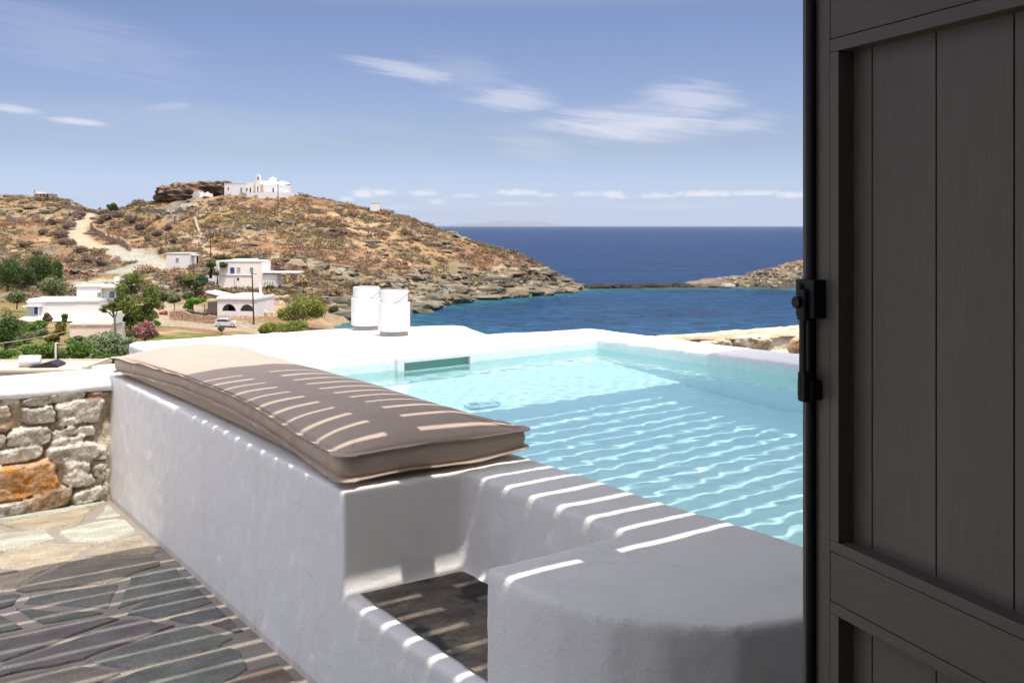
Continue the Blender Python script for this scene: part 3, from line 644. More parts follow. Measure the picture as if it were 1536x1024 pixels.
# mortar top
def loc2(p): q = np.array(p)-A1; return q@dv, q@(-nrm)
tx, ty = np.meshgrid(np.linspace(-.6, Lw, 150), np.linspace(0, 1, 30))
b1, b2 = loc2(B1), loc2(B2); slope = (b2[1]-b1[1])/(b2[0]-b1[0]); wid = np.maximum(b1[1]+(tx-b1[0])*slope, .05)
tz = .575+.010*np.sin(ty*3)+(fbm(tx*9, ty*6, 51)-.5)*.03; tz = np.where(ty > .96, tz-.10, tz); tz = np.where(ty < .03, tz-.02, tz)
tcx = lerp(np.broadcast_to(np.array((.62, .50, .36)), tx.shape+(3,)).copy(), (.48, .36, .24), sstep(fbm(tx*5, ty*9, 52, 5), .5, .64))
mb = MB(); mb.grid(tx, -.03+ty*(wid+.03), tz, tcx); mb.build('mortar_top', M['stone'], rw_, smooth=True)
mb = MB(); mb.box((-.5, .02, -1.2), (Lw, .30, .50)); mb.build('core', M['grout'], rw_)

# --- the house the picture is taken from: doorway wall, eaves, dark room behind the camera
house = thing('house', 'whitewashed house wall around the doorway the view opens from', 'house', (0, 0, 0), TH)
b = MB(); b.box((1.12, -.12, -.2), (6.0, .24, 3.05), (.80, .79, .775)); b.box((-3.9, -.12, -.2), (-.75, .24, 3.05), (.80, .79, .775)); b.box((-.75, -.12, 2.3), (1.12, .24, 3.05), (.80, .79, .775)); b.build('wall', M['plaster'], house)
for xa in (1.30, 2.35): b = MB(); b.box((xa, .245, .02), (xa+1.0, .285, 2.2)); b.build('shutter', M['door'], house)  # unseen shutters added to darken the light reaching the end block
b = MB(); b.box((-3.9, -4.0, 3.05), (6.0, .60, 3.2), (.8, .79, .775)); b.box((-3.9, -4.1, -.2), (6, -3.9, 3.05), (.5, .46, .42)); b.box((-3.9, -3.9, -.2), (-3.7, -.12, 3.05), (.5, .46, .42)); b.box((5.8, -3.9, -.2), (6, -.12, 3.05), (.5, .46, .42)); b.build('roof', M['plaster'], house)
# --- slatted pergola over the terrace (out of the picture: only its shadow falls in it)
perg = thing('pergola', 'slatted timber pergola over the terrace in front of the house', 'pergola', pt(1.5, 2.2, 2.8), TH)
ZP = 2.62; SH = .38*(ZP-ZT); SXS = .010*(ZP-ZT)
y0s = 1.768; pitch = .1245; slit = .031; OFF = (1.5, 2.2, 2.8)
b = MB(); b.box((.22, .24, ZP), (5.0, y0s-slit/2-SH, ZP+.03)); b.build('board', M['wood'], perg, off=OFF)
for k in range(18):
    b = MB(); ya = y0s+k*pitch+slit/2-SH; yb = y0s+(k+1)*pitch-slit/2-SH; j = (vnoise(k*1.7, 0, 9)-.5)*.008
    b.box((.22, ya+j, ZP), (5.0, yb+j, ZP+.018)); b.build('slat', M['wood'], perg, off=OFF)
b = MB(); b.box((.22, y0s+18*pitch+slit/2-SH, ZP-.002), (5.0, 4.228-SH, ZP+.03)); b.build('front_beam', M['wood'], perg, off=OFF)
for xa, xb in [(1.434-SXS, 1.549-SXS), (.22, .33), (4.05, 5.0)]:
    b = MB(); b.box((xa, .24, ZP-.04), (xb, 4.10-SH, ZP-.003)); b.build('rafter', M['wood'], perg, off=OFF)

# ================================================================== OBJECTS ON THE TERRACE
# --- bench cushion
cush = thing('bench_cushion', 'long beige canvas bench cushion with piped edges lying on the white pool bench', 'cushion', pt(1.585, 3.97, ZT), TH)
CX, CY, HW, HL = 1.585, 3.985, .325, 1.335
def outline(n=360):                                  # rounded rectangle round the cushion, (x, y, arc)
    t = np.linspace(0, 2*math.pi, n, endpoint=False); c, s = np.cos(t), np.sin(t)
    # superellipse with equal spacing along the long sides
    per = []
    for q in np.linspace(0, 1, n, endpoint=False):
        L = 4*(HW+HL); d = q*L
        if d < 2*HL: x, y = -HW, HL-d
        elif d < 2*HL+2*HW: x, y = -HW+(d-2*HL), -HL
        elif d < 4*HL+2*HW: x, y = HW, -HL+(d-2*HL-2*HW)
        else: x, y = HW-(d-4*HL-2*HW), HL
        per.append((x, y))
    p = np.array(per); R = .03                        # round the corners a little
    ix = np.clip(p[:, 0], -HW+R, HW-R); iy = np.clip(p[:, 1], -HL+R, HL-R); d = p-np.stack([ix, iy], 1); L = np.hypot(*d.T)[:, None]
    q = np.where((L > 1e-6), np.stack([ix, iy], 1)+d/np.maximum(L, 1e-6)*np.minimum(L, R), p)
    return q
op = outline(420); NO = len(op)
ang = np.arange(NO)/NO*4*(HW+HL)
wav = (fbm(ang*3.2, ang*0, 91, 3)-.5)
wav = wav*np.sin(np.arange(NO)/NO*math.pi)**.2
# side panel rises from the bottom seam to the top seam
endf = sstep(-op[:, 1], HL-.25, HL)                  # near end: bottom seam lifts off
arch = .056*np.maximum(0, 1-(op[:, 1]/(HL*.97))**2)*sstep(-op[:, 0], -.1, HW)
zb = .018+arch+.016*(wav+.5)+.012*sstep(op[:, 0], 0, HW)*endf; zt = .084+.9*arch+.018*wav+.010*sstep(np.abs(op[:, 1]), HL-.3, HL)
sh_ = op*(1+0*op)
def ring_at(off, z):                                 # the outline pushed outwards
    nrm = np.stack([np.sign(op[:, 0])*sstep(np.abs(op[:, 0]), HW-.05, HW), np.sign(op[:, 1])*sstep(np.abs(op[:, 1]), HL-.05, HL)], 1)
    nrm /= np.maximum(np.hypot(*nrm.T)[:, None], .3)
    q = op+nrm*np.asarray(off).reshape(-1, 1); q[:, 0] += arch*.30
    return np.column_stack([q, z])
mb = MB(); rings = []
puck = (fbm(ang*26, ang*0, 93, 2)-.5)
bot_in = op*np.array([.55, .86])
rings.append(np.column_stack([bot_in*.2, np.full(NO, .006)])); rings.append(np.column_stack([bot_in, np.full(NO, .004)])); rings.append(np.column_stack([op*np.array([.90, .975]), zb*.30+.002])); rings.append(ring_at(-.004, zb))
for q in (.2, .4, .6, .8): rings.append(ring_at(.006*math.sin(q*math.pi)+.017*puck*math.sin(q*math.pi), zb+(zt-zb)*q))
rings.append(ring_at(-.004, zt))
# top: concentric rings inward
for q in np.linspace(.965, .0, 26):
    x = np.sign(op[:, 0])*np.minimum(np.abs(op[:, 0]), HW)*q; 
    s_ = 1-q
    inner_y = np.clip(op[:, 1], -(HL-HW*s_*.98), HL-HW*s_*.98); x = np.clip(op[:, 0], -HW*q, HW*q)
    fx_ = 1-np.clip(np.abs(x)/HW, 0, 1)**2.7; fy_ = 1-(1-np.clip((HL-np.abs(inner_y))/.34, 0, 1))**2.7
    crown = .068*(fx_*fy_)**.78
    q_ = 1-np.minimum(fx_, fy_)
    sag = (fbm((x+CX)*3.1, inner_y*2.1, 97, 3)-.5)*.016*min(1, s_*5)
    pk = puck*.006*math.exp(-s_*9)*min(1, s_*40)
    rings.append(np.column_stack([x, inner_y, zt*q_+(.090)*(1-q_)+crown+sag+pk]))
Vv = np.concatenate(rings); f = []
for k in range(len(rings)-1):
    for i in range(NO):
        j = (i+1) % NO; f.append((k*NO+i, k*NO+j, (k+1)*NO+j, (k+1)*NO+i))
mb.add(Vv, f); mb.build('cover', M['fabric'], cush, off=(0, 3.97-CY, 0), smooth=True)
def flange(name, zz, drop, wd, sd):
    w = wd*(1+.5*(fbm(ang*9, ang*0, sd, 2)-.5)); dz = drop+.012*(fbm(ang*6, ang*0, sd+3, 2)-.5)
    crn = (np.abs(op[:, 0]) > HW-.04) & (np.abs(op[:, 1]) > HL-.05); w = np.where(crn, w*1.9, w)
    R0, R1, R2, R3 = ring_at(-.006, zz-.0018), ring_at(w, zz+dz-.0012), ring_at(w, zz+dz+.0018), ring_at(-.006, zz+.0026)
    m = MB(); V_ = np.concatenate([R0, R1, R2, R3]); ff = []
    for k in range(3):
        for i in range(NO): j = (i+1) % NO; ff.append((k*NO+i, k*NO+j, (k+1)*NO+j, (k+1)*NO+i))
    m.add(V_, ff); return m.build(name, M['fabric'], cush, off=(0, 3.97-CY, 0), smooth=False)
flange('piping', zt, .002, .013, 101); flange('piping', zb, -.003, .013, 107)

# --- two white lanterns with a stepped shade on pale slabs
def lantern(px, py, label, rz):
    t = thing('lantern', label, 'lantern', pt(px, py, ZT), TH+rz, 'white lanterns on the pool deck')
    b = MB(); b.box((-.165, -.165, -.004), (.165, .165, .012)); b.build('base_plate', M['slab'], t, bevel=.003)
    # pierced foot ring: two rows of small holes left between pins
    b = MB(); n = 64
    b.lathe([(.096, .012), (.096, .016), (.092, .016), (.092, .012)], n=40); b.lathe([(.096, .026), (.096, .029), (.092, .029), (.092, .026)], n=40); b.lathe([(.096, .040), (.096, .046), (.092, .046), (.092, .040)], n=40)
    for k in range(n):
        for z, o_ in ((.016, 0), (.029, .5)):
            a = (k+o_)/n*2*math.pi; b.cyl((.094*math.cos(a), .094*math.sin(a), z), (.094*math.cos(a), .094*math.sin(a), z+.011), .0024, n=5)
    b.build('foot_ring', M['ring'], t)
    b = MB(); b.lathe([(.088, .014), (.088, .046)], n=24, closed=False); M.setdefault('candle', mat('grey_glass', (.10, .10, .10), .4)); b.build('glass', M['candle'], t, smooth=True)
    b = MB(); nn = 96; prof = [(.100, .045), (.1085, .047), (.1085, .235), (.1065, .240), (.098, .240)]
    V = []; tt = np.arange(nn)*2*math.pi/nn
    for r, z in prof:
        rr_ = r+(.0008*np.sign(np.sin(tt*24)) if r > .108 else 0); V.append(np.stack([rr_*np.cos(tt), rr_*np.sin(tt), np.full(nn, z)], 1))
    f = [(k*nn+i, k*nn+(i+1) % nn, (k+1)*nn+(i+1) % nn, (k+1)*nn+i) for k in range(len(prof)-1) for i in range(nn)]
    b.add(np.concatenate(V), f); b.build('shade', M['lantern'], t)
    b = MB(); b.lathe([(.0945, .22), (.0945, .318), (.0925, .321), (.0905, .318), (.0905, .22)], n=64); 
    c_ = b.build('collar', M['lantern'], t, smooth=False)
    b = MB()
    for k in range(48):
        a = k/48*2*math.pi; b.cyl((.0935*math.cos(a), .0935*math.sin(a), .312), (.0955*math.cos(a), .0955*math.sin(a), .312), .0022, n=6)
    b.build('vent_hole', M['ring'], c_)
    # folded wire handle leaning against the collar
    b = MB(); P_ = []
    for q in np.linspace(0, 1, 26):
        a = math.radians(195+350*q); z = .243+.066*float(sstep(q, .12, .36)*(1-sstep(q, .55, .95))); P_.append((.099*math.cos(a), .099*math.sin(a), z))
    b.tube(P_, .0026, 6); b.build('handle', M['lantern'], t, smooth=True)
L1 = P2z(591, 505.5, ZT); L2 = P2z(549.5, 496.5, ZT)
def inv(p): return (p[0]*CT+p[1]*ST, -p[0]*ST+p[1]*CT)
lantern(*inv(L1), 'white ribbed metal lantern on the pool deck, the nearer of two, closer to the water', -.1)
lantern(*inv(L2), 'white ribbed metal lantern on the pool deck, half hidden behind the nearer one', .1)

# --- the open door leaf on the right (local x: from the free edge towards the hinges, y: out of the face we see)
dvec = np.array([.3596, -.9331]); DZ0 = 0.0
dr = thing('door', 'dark brown-grey panelled wooden door leaf standing open at the right', 'door', (.436, 1.5, 0.012), math.atan2(dvec[1], dvec[0]))
# local +y must point at the camera: x=(.36,-.93) -> rotating +90 gives (.93,.36), so the seen face is at -y
LEN, DT = .92, .048
b = MB(); b.box((0, 0, 0), (.0135, DT, 2.3)); b.box((.0135, .010, 0), (.036, DT, 2.3)); b.build('edge_profile', M['door'], dr, bevel=.0008)
b = MB(); b.box((.036, 0, 0), (.0618, DT, 2.3)); b.build('stile', M['door'], dr, bevel=.0012)
b = MB(); b.box((.0630, -.0005, .9375), (.0813, .04, 1.637)); b.box((.0630, -.0005, .12), (.0813, .04, .8315)); b.build('panel_moulding', M['door'], dr, bevel=.0008)
b = MB(); b.box((.0630, -.0005, .921), (LEN, .04, .937)); b.box((.0630, -.0005, .832), (LEN, .04, .8485)); b.box((.0630, -.0005, 1.6375), (LEN, .04, 1.656)); b.build('panel_moulding', M['doorrail'], dr, bevel=.0008)
b = MB(); b.box((.0630, 0, .8495), (LEN, DT, .920)); b.build('rail', M['doorrail'], dr, bevel=.001)
b = MB(); b.box((.0630, 0, 1.6572), (LEN, DT, 2.3)); b.build('rail', M['doorrail'], dr, bevel=.001)
b = MB(); b.box((.0630, 0, 0), (LEN, DT, .119)); b.build('rail', M['doorrail'], dr, bevel=.001)
for z0, z1 in ((.925, 1.65), (.11, .845)):
    xs = [.0625, .1193, .2378, .359, .48, .60, .72, .84, LEN]
    for xa, xb in zip(xs[:-1], xs[1:]):
        b = MB(); b.box((xa+.0010, .0262, z0), (xb-.0010, .044, z1)); b.build('plank', M['door'], dr, bevel=.0010)
    b = MB(); b.box((.0625, .031, z0), (LEN, .043, z1)); b.build('backing', M['blackiron'], dr)
# bolt rod with lever handle
b = MB(); b.cyl((.0245, -.004, 0), (.0245, -.004, 2.3), .0078, n=14); rod = b.build('bolt_rod', M['blackiron'], dr, smooth=True)
b = MB(); b.box((.011, -.022, 1.254), (.054, .002, 1.310)); b.cyl((.024, -.022, 1.298), (.024, -.027, 1.298), .006, n=14); b.build('guide', M['blackiron'], dr, bevel=.003)
b = MB(); b.box((.012, -.020, 1.134), (.046, .002, 1.163)); b.build('guide', M['blackiron'], dr, bevel=.003)
b = MB(); b.box((.024, -.030, 1.250), (.043, -.014, 1.296)); b.box((.029, -.030, 1.137), (.041, -.0235, 1.262)); b.box((.026, -.030, 1.132), (.043, -.012, 1.176)); lv = b.build('lever', M['blackiron'], dr, bevel=.003)
b = MB(); b.cyl((.031, -.037, 1.277), (.031, -.029, 1.277), .0085, n=18); b.build('knob', M['blackiron'], lv, smooth=False)

# ================================================================== THE FAR SIDE OF THE BAY
WHITE = (.80, .785, .77)
M['lime'] = mat('limewash', (.70, .68, .66), .85, var=.05, vscale=.8, fine=.05, fscale=4, bump=.2, bscale=3, bdist=.05, spec=.15)
M['cream'] = mat('cream_render', (.70, .59, .51), .85, var=.08, vscale=.7, fine=.05, fscale=4, spec=.15)
M['pink'] = mat('pinkish_limewash', (.84, .76, .70), .85, var=.07, vscale=.7, fine=.05, fscale=4, spec=.15)
M['rooftop'] = mat('roof_screed', (.56, .45, .36), .9, var=.08, vscale=.6, spec=.1)
M['dark'] = mat('dark_opening', (.022, .023, .026), .5)
M['blue'] = mat('blue_paint', (.035, .075, .30), .5)
M['frame'] = mat('grey_green_shutter', (.20, .24, .22), .6)
M['brownw'] = mat('weathered_wood', (.17, .12, .08), .8, var=.2)
M['reed'] = mat('reed_matting', (.26, .18, .11), .9, var=.25, vscale=3)
M['concrete'] = mat('concrete', (.46, .41, .35), .9, var=.12, vscale=.8)
M['drystone'] = mat('dry_stone', rough=.9, attr=True, var=.3, vscale=1.6, fine=.45, fscale=3.2, bump=1, bscale=2.6, bdist=.3, spec=.1)
M['pole'] = mat('creosoted_pole', (.035, .028, .022), .8)
M['steel'] = mat('galvanised', (.55, .56, .57), .4, metal=.3)
M['leaf'] = mat('leaves', rough=.6, attr=True, spec=.25, transl=.25)
M['bark'] = mat('bark', (.11, .085, .062), .9, var=.25, vscale=5)
M['scrub'] = mat('scrub', rough=.9, attr=True, spec=.05, transl=.12)

def at(u, v, D=None):
    p = hit(u, v) if D is None else P3(u, v, D); return p, p[1]/F
def win(par, x0, x1, z0, z1, y=0.0, m='dark', fr='lime', name='window', t=.08):
    b = MB(); w = min(.10, (x1-x0)*.14)
    b.box((x0-w, y-.05, z0-w), (x0, y+.1, z1+w)); b.box((x1, y-.05, z0-w), (x1+w, y+.1, z1+w)); b.box((x0, y-.05, z0-w), (x1, y+.1, z0)); b.box((x0, y-.05, z1), (x1, y+.1, z1+w))
    f = b.build(name, M[fr], par); b = MB(); b.box((x0, y-.012, z0), (x1, y+.1, z1)); b.build('pane' if name == 'window' else 'leaf', M[m], f); return f
def arch_poly(x0, x1, z0, zs, n=10):                 # arch outline: springing at zs
    r = (x1-x0)/2; return [(x0, z0)]+[((x0+x1)/2-r*math.cos(k/n*math.pi), zs+r*math.sin(k/n*math.pi)) for k in range(n+1)]+[(x1, z0)]

# --- church on the hill (local x to the right, y away from the view)
p, s = at(382, 293.5, 328); ch = thing('church', 'white domed church with bell tower on the hilltop above the headland', 'church', (p[0], p[1], p[2]-1.0), -.10)
k = s
def X(u): return (u-382)*k
def Z(v): return (293.5-v)*k+1.0
b = MB(); b.box((X(335), 0, -1), (X(371), 5.5, Z(275.5))); b.box((X(335)-.08, -.08, Z(275.5)), (X(371)+.08, 5.6, Z(275.5)+.18)); an = b.build('annex', M['lime'], ch)
b = MB(); b.prismy([(X(370), -1), (X(396), -1), (X(396), Z(279)), (X(392), Z(276)), (X(383), Z(272.5)), (X(375), Z(274)), (X(370), Z(277.5))], -.5, 6); b.build('gabled_wing', M['lime'], ch)
b = MB(); b.box((X(385), -.9, -1), (X(430), 6.2, Z(277)))
# barrel vault running left-right with a rounded right end
n = 12; V_ = []; xs = [X(390), X(400), X(415), X(423), X(427), X(430)]; hs = [1, 1, 1, .93, .7, .25]
for x, hh in zip(xs, hs):
    for q in range(n+1): V_.append((x, 2.65-3.55*math.cos(q/n*math.pi)*(.8+.2*hh), Z(277)-.02+hh*(277-271.2)*k*math.sin(q/n*math.pi)))
b.add(V_, [(a*(n+1)+q, (a+1)*(n+1)+q, (a+1)*(n+1)+q+1, a*(n+1)+q+1) for a in range(len(xs)-1) for q in range(n)]+[tuple(range(n, -1, -1))]); b.build('nave', M['lime'], ch, smooth=False)
b = MB(); R = 6.3*k; b.lathe([(R*1.02, Z(275)), (R*1.02, Z(271.5)), (R*1.06, Z(271.2)), (R, Z(270.6))]+[(R*math.cos(a), Z(270.6)+R*.78*math.sin(a)) for a in np.linspace(.1, 1.45, 8)], (X(406), 2.4, 0), 24)
dm = b.build('dome', M['lime'], ch, smooth=True); b = MB(); zt_ = Z(270.6)+R*.78; b.lathe([(.18, zt_-.05), (.12, zt_+.2), (.03, zt_+.25)], (X(406), 2.4, 0), 8); b.box((X(406)-.03, 2.37, zt_+.2), (X(406)+.03, 2.43, zt_+.75)); b.box((X(406)-.17, 2.37, zt_+.48), (X(406)+.17, 2.43, zt_+.54)); b.build('finial', M['lime'], dm)
x0, x1 = X(385), X(392); xm = (x0+x1)/2; b = MB(); w = (x1-x0); o0, o1 = xm-w*.20, xm+w*.20
b.box((x0, -1.05, 0), (x1, .2, Z(271))); b.box((x0+.05, -1.0, Z(271)), (o0, .15, Z(265.5))); b.box((o1, -1.0, Z(271)), (x1-.05, .15, Z(265.5)))
b.prismy([(x0+.05, Z(265.5)), (x1-.05, Z(265.5))]+[(xm+(w/2-.05)*math.cos(a), Z(265.5)+(w/2)*.9*math.sin(a)) for a in np.linspace(.2, math.pi-.2, 9)], -1.0, .15)
bt = b.build('bell_tower', M['lime'], ch); b = MB(); zc = Z(265.5)+w*.45; b.box((xm-.03, -.5, zc), (xm+.03, -.44, zc+.8)); b.box((xm-.2, -.5, zc+.45), (xm+.2, -.44, zc+.51)); b.build('cross', M['lime'], bt)
b = MB(); b.lathe([(.03, Z(266)), (.12, Z(266.3)), (.16, Z(268.5)), (.24, Z(269.2))], (xm, -.45, 0), 10); b.build('bell', M['brownw'], bt)
M['ochre'] = mat('ochre_stone', (.42, .35, .26), .9, var=.2, vscale=2)
for (u0, u1, v0, v1, y, mm, nm) in [(340.3, 341.8, 281, 284.5, -.08, 'dark', 'window'), (360, 362.7, 281.5, 289, -.0, 'frame', 'door'), (370.2, 371.8, 282.5, 286.5, -.5, 'dark', 'window'), (375.4, 377.2, 282.2, 288.7, -.5, 'dark', 'door'), (388, 389.5, 280, 288.8, -1.05, 'dark', 'door'), (411.2, 413, 282.5, 288.5, -.9, 'dark', 'window')]:
    b = MB(); b.prismy(arch_poly(X(u0), X(u1), Z(v1), Z(v0)-(u1-u0)*k*.3, 6), y-.07, y+.2); b.build(nm, M[mm], ch)
for (u0, u1) in [(382.2, 385.2), (392.3, 397)]:
    b = MB(); b.prismy(arch_poly(X(u0), X(u1), Z(289), Z(279), 6), -.96, -.4); b.build('blind_arch', M['ochre'], ch)
b = MB(); b.box((X(375), -3.2, -2.0), (X(438), -1.6, Z(289.5))); b.box((X(430), -1.6, -2), (X(443), 3.5, Z(290.3))); b.build('terrace_parapet', M['lime'], ch)

# --- white hut on the ridge
p, s = at(562, 314.5, 326); hu = thing('hut', 'small white flat-roofed hut alone on the skyline of the headland', 'hut', (p[0], p[1], p[2]-.6), .12)
b = MB(); b.box((-1.55, 0, 0), (1.65, 2.6, 2.75)); b.build('wall', M['lime'], hu, bevel=.06); b = MB(); b.box((-1.65, -.1, 2.75), (1.75, 2.7, 2.87)); b.build('roof', M['lime'], hu)
b = MB(); b.box((-1.60, .8, .6), (-1.5, 1.6, 2.2)); b.build('door', M['frame'], hu)

# --- rock outcrop left of the church
def rock_mesh(b, c, r, seed, sub=3, c1=(.25, .2, .15), c2=(.12, .1, .08), rough=.35, strata=.0):
    import bmesh
    bm = bmesh.new(); bmesh.ops.create_icosphere(bm, subdivisions=sub, radius=1.0)
    V_ = np.array([v.co[:] for v in bm.verts]); fc = [tuple(v.index for v in f.verts) for f in bm.faces]; bm.free()
    d = ridged(V_[:, 0]*1.7+seed*3.1+V_[:, 2], V_[:, 1]*1.7+V_[:, 2]*1.3-seed, seed, 4)-.5+.5*(ridged(V_[:, 0]*.8+seed, V_[:, 2]*1.6+V_[:, 1]*.7, seed+5, 3)-.5)
    V2 = np.sign(V_)*np.abs(V_)**.8*(1+rough*d[:, None]*1.6)
    if strata: V2[:, :2] *= (1+strata*(np.sin(V2[:, 2:3]*9+2*V_[:, :1]+seed)))
    t = sstep(fbm(V_[:, 0]*3+seed, V_[:, 2]*4+V_[:, 1]*2, seed+9), .42, .6)
    b.add(V2*np.array(r)+np.array(c), fc, lerp(np.broadcast_to(np.array(c1), V_.shape).copy(), c2, t)); return b
p, s = at(287, 298, 338)
oc = thing('rock_outcrop', 'dark weathered rock outcrop crowning the hill left of the church', 'rock', (p[0], p[1], p[2]-1), 0)
b = MB()
for (u, v, ru, rv, sd) in [(262, 290, 19, 9, 1), (250, 294, 14, 7, 2), (290, 286, 20, 10, 3), (318, 283, 20, 9, 4), (272, 284, 14, 8, 5), (332, 281, 13, 8, 6), (244, 297, 8, 4, 7), (303, 291, 18, 7, 8), (280, 296, 24, 5, 10)]:
    q = P3(u, v, 338+(sd % 3)); rock_mesh(b, q-np.array((p[0], p[1], p[2]-1)), (ru*s, ru*s*.8, rv*s), 20+sd, 4, (.27, .175, .115), (.07, .055, .045), .62, .02)
b.build('boulder_mass', M['islet'], oc)
# --- low whitewashed wall and ruin below the outcrop
def low_wall(name, label, pts_, hgt, thick, m, c=(1, 1, 1), cat='wall', jag=.1, group=None, sink=.3):
    q = [at(*t)[0] for t in pts_]; o = q[0]; b = MB(); L = []
    for a, c2 in zip(q[:-1], q[1:]):
        n_ = max(2, int(np.linalg.norm(c2-a)/.8)); L += [a+(c2-a)*i/n_ for i in range(n_)]
    L.append(q[-1]); L = np.array(L); d = np.gradient(L[:, :2], axis=0); d /= np.hypot(*d.T)[:, None]+1e-9; nn = np.stack([-d[:, 1], d[:, 0]], 1)*thick/2
    zg = ground(L[:, 0], L[:, 1]); zg = zg if len(pts_[0]) == 2 else np.minimum(L[:, 2], zg+.3); hh = hgt*(1+jag*2*(vnoise(np.arange(len(L))*.9, np.zeros(len(L)), 77)-.5))
    V_ = []
    for i in range(len(L)):
        a, c2 = L[i, :2]+nn[i], L[i, :2]-nn[i]
        V_ += [(*a, zg[i]-sink), (*a, zg[i]+hh[i]), (*c2, zg[i]+hh[i]), (*c2, zg[i]-sink)]
    f = [(4*i+k, 4*i+(k+1) % 4, 4*i+4+(k+1) % 4, 4*i+4+k) for i in range(len(L)-1) for k in range(4)]+[(3, 2, 1, 0), tuple(4*(len(L)-1)+k for k in range(4))]
    b.add(V_, f, c); ob = b.build(name, M[m], off=o, loc=o); tag(ob, label, cat, group); return ob
low_wall('whitewashed_wall', 'ragged whitewashed wall below the dark rock outcrop', [(274, 299), (284, 297.5), (300, 296.5), (319, 293)], 1.5, .5, 'lime', jag=.35)
p, s = at(283, 315); ru = thing('ruined_house', 'ruined pale stone house with one dark doorway below the outcrop', 'ruin', (p[0], p[1], p[2]-.4), .05)
b = MB(); b.box((-12*s, 0, 0), (13.5*s, 4, 11*s), (.62, .55, .48)); b.build('wall', M['drystone'], ru); b = MB(); b.box((-.5*s, -.05, 0), (1.6*s, .3, 7.5*s)); b.build('door', M['dark'], ru)
b = MB(); b.box((-35*s, .5, -.5), (-12*s, 1.2, 7*s), (.45, .40, .34)); b.build('broken_wall', M['drystone'], ru)
wl = [('dry stone retaining wall at the bend of the dirt track', [(137, 344.5), (150, 355), (172, 365), (195, 377)], 1.9, (.27, .20, .14)), ('low dry stone wall crossing the slope under the ruin', [(205, 318), (240, 320), (275, 319), (292, 322)], 1.2, (.20, .17, .14)),
      ('long dry stone terrace wall on the left ridge', [(70, 312), (100, 314), (128, 316), (150, 319)], 1.3, (.17, .14, .11)), ('dark terrace wall above the trees at the left edge', [(20, 427), (40, 429), (62, 430)], 1.6, (.14, .11, .085)),
      ('short stone wall under the left ridge house', [(12, 331), (24, 333), (36, 333)], 1.6, (.26, .21, .16)), ('pale terrace wall behind the olive tree', [(8, 437), (30, 436), (54, 435)], 1.0, (.42, .33, .25)),
      ('stone wall down the gully left of the path', [(292, 330), (296, 345), (302, 356)], 1.0, (.34, .29, .22)), ('stone wall in front of the arched house vine', [(255, 479), (285, 482), (327, 486)], 1.5, (.34, .24, .15))]
for lb, pts_, hh, c_ in wl: low_wall('dry_stone_wall', lb, pts_, hh, .7, 'drystone', c_, jag=.3)
for lb, pts_, hh in [('upper sandy stone terrace step beside the arched house', [(389, 452), (405, 449), (432, 449)], .8), ('middle sandy stone terrace step beside the arched house', [(389, 459), (405, 458), (425, 457)], .7), ('lower sandy stone terrace step beside the arched house', [(389, 473), (400, 474), (413, 474)], .8)]:
    low_wall('terrace_step', lb, pts_, hh, 1.2, 'drystone', (.60, .47, .33), 'terrace wall', jag=.1)
low_wall('rubble_wall', 'low rubble garden wall with pale stones beside the dark green shrub', [(122, 546), (140, 540), (160, 535), (180, 526)], .9, .6, 'drystone', (.36, .30, .23), jag=.3)

# --- house on the left ridge
p, s = at(66, 300, 372); rh = thing('ridge_house', 'low house with a dark open veranda on the left skyline', 'house', (p[0], p[1], p[2]+.5), .0)
b = MB(); b.box((-16*s, 0, -2), (9*s, 6, 7*s)); b.build('wall', M['concrete'], rh); b = MB(); b.box((-14*s, -.6, 7*s), (10*s, 6.3, 8.2*s)); b.box((-13*s, 1, 8.2*s), (-5*s, 4, 10.3*s)); b.build('roof', M['cream'], rh)
b = MB(); b.box((-7*s, -.08, .3), (8*s, .3, 6*s)); b.build('veranda', M['dark'], rh)
for x in (-6.8, -2, 3, 8): b = MB(); b.box((x*s, -.5, 0), (x*s+.25, -.25, 7*s)); b.build('post', M['concrete'], rh)
b = MB(); b.cyl((-15.5*s, .5, 0), (-15.5*s, .5, 13*s), .12); b.build('chimney_pipe', M['pole'], rh)
b = MB(); b.box((9*s, 2, 0), (14*s, 4, 3.5*s)); b.build('side_wall', M['frame'], rh)

# --- small white house above the valley
p, s = at(250, 404.5, 243); sh2 = thing('small_house', 'small white cubic house with one shuttered window beside the scree track', 'house', (p[0], p[1], p[2]-.3), -.05)
b = MB(); b.box((-1*s, 0, -.8), (35*s, 5.5, 26*s)); b.build('wall', M['lime'], sh2, bevel=.05)
b = MB(); b.box((-1.5*s, -.15, 26*s), (35.5*s, 5.7, 26.9*s)); b.build('roof', M['cream'], sh2); win(sh2, 14*s, 18.5*s, 13*s, 19.5*s, 0, 'frame')
b = MB(); b.box((35*s, 1.0, -.8), (42*s, 4, 10*s)); b.box((40*s, 1.0, 10*s), (42*s, 1.5, 22*s)); b.box((35*s, .9, 23*s), (42.5*s, 4, 24.2*s)); b.build('porch', M['lime'], sh2); b = MB(); b.box((35.5*s, 3.4, 10*s), (40*s, 3.6, 22*s)); b.build('porch_recess', M['dark'], sh2)

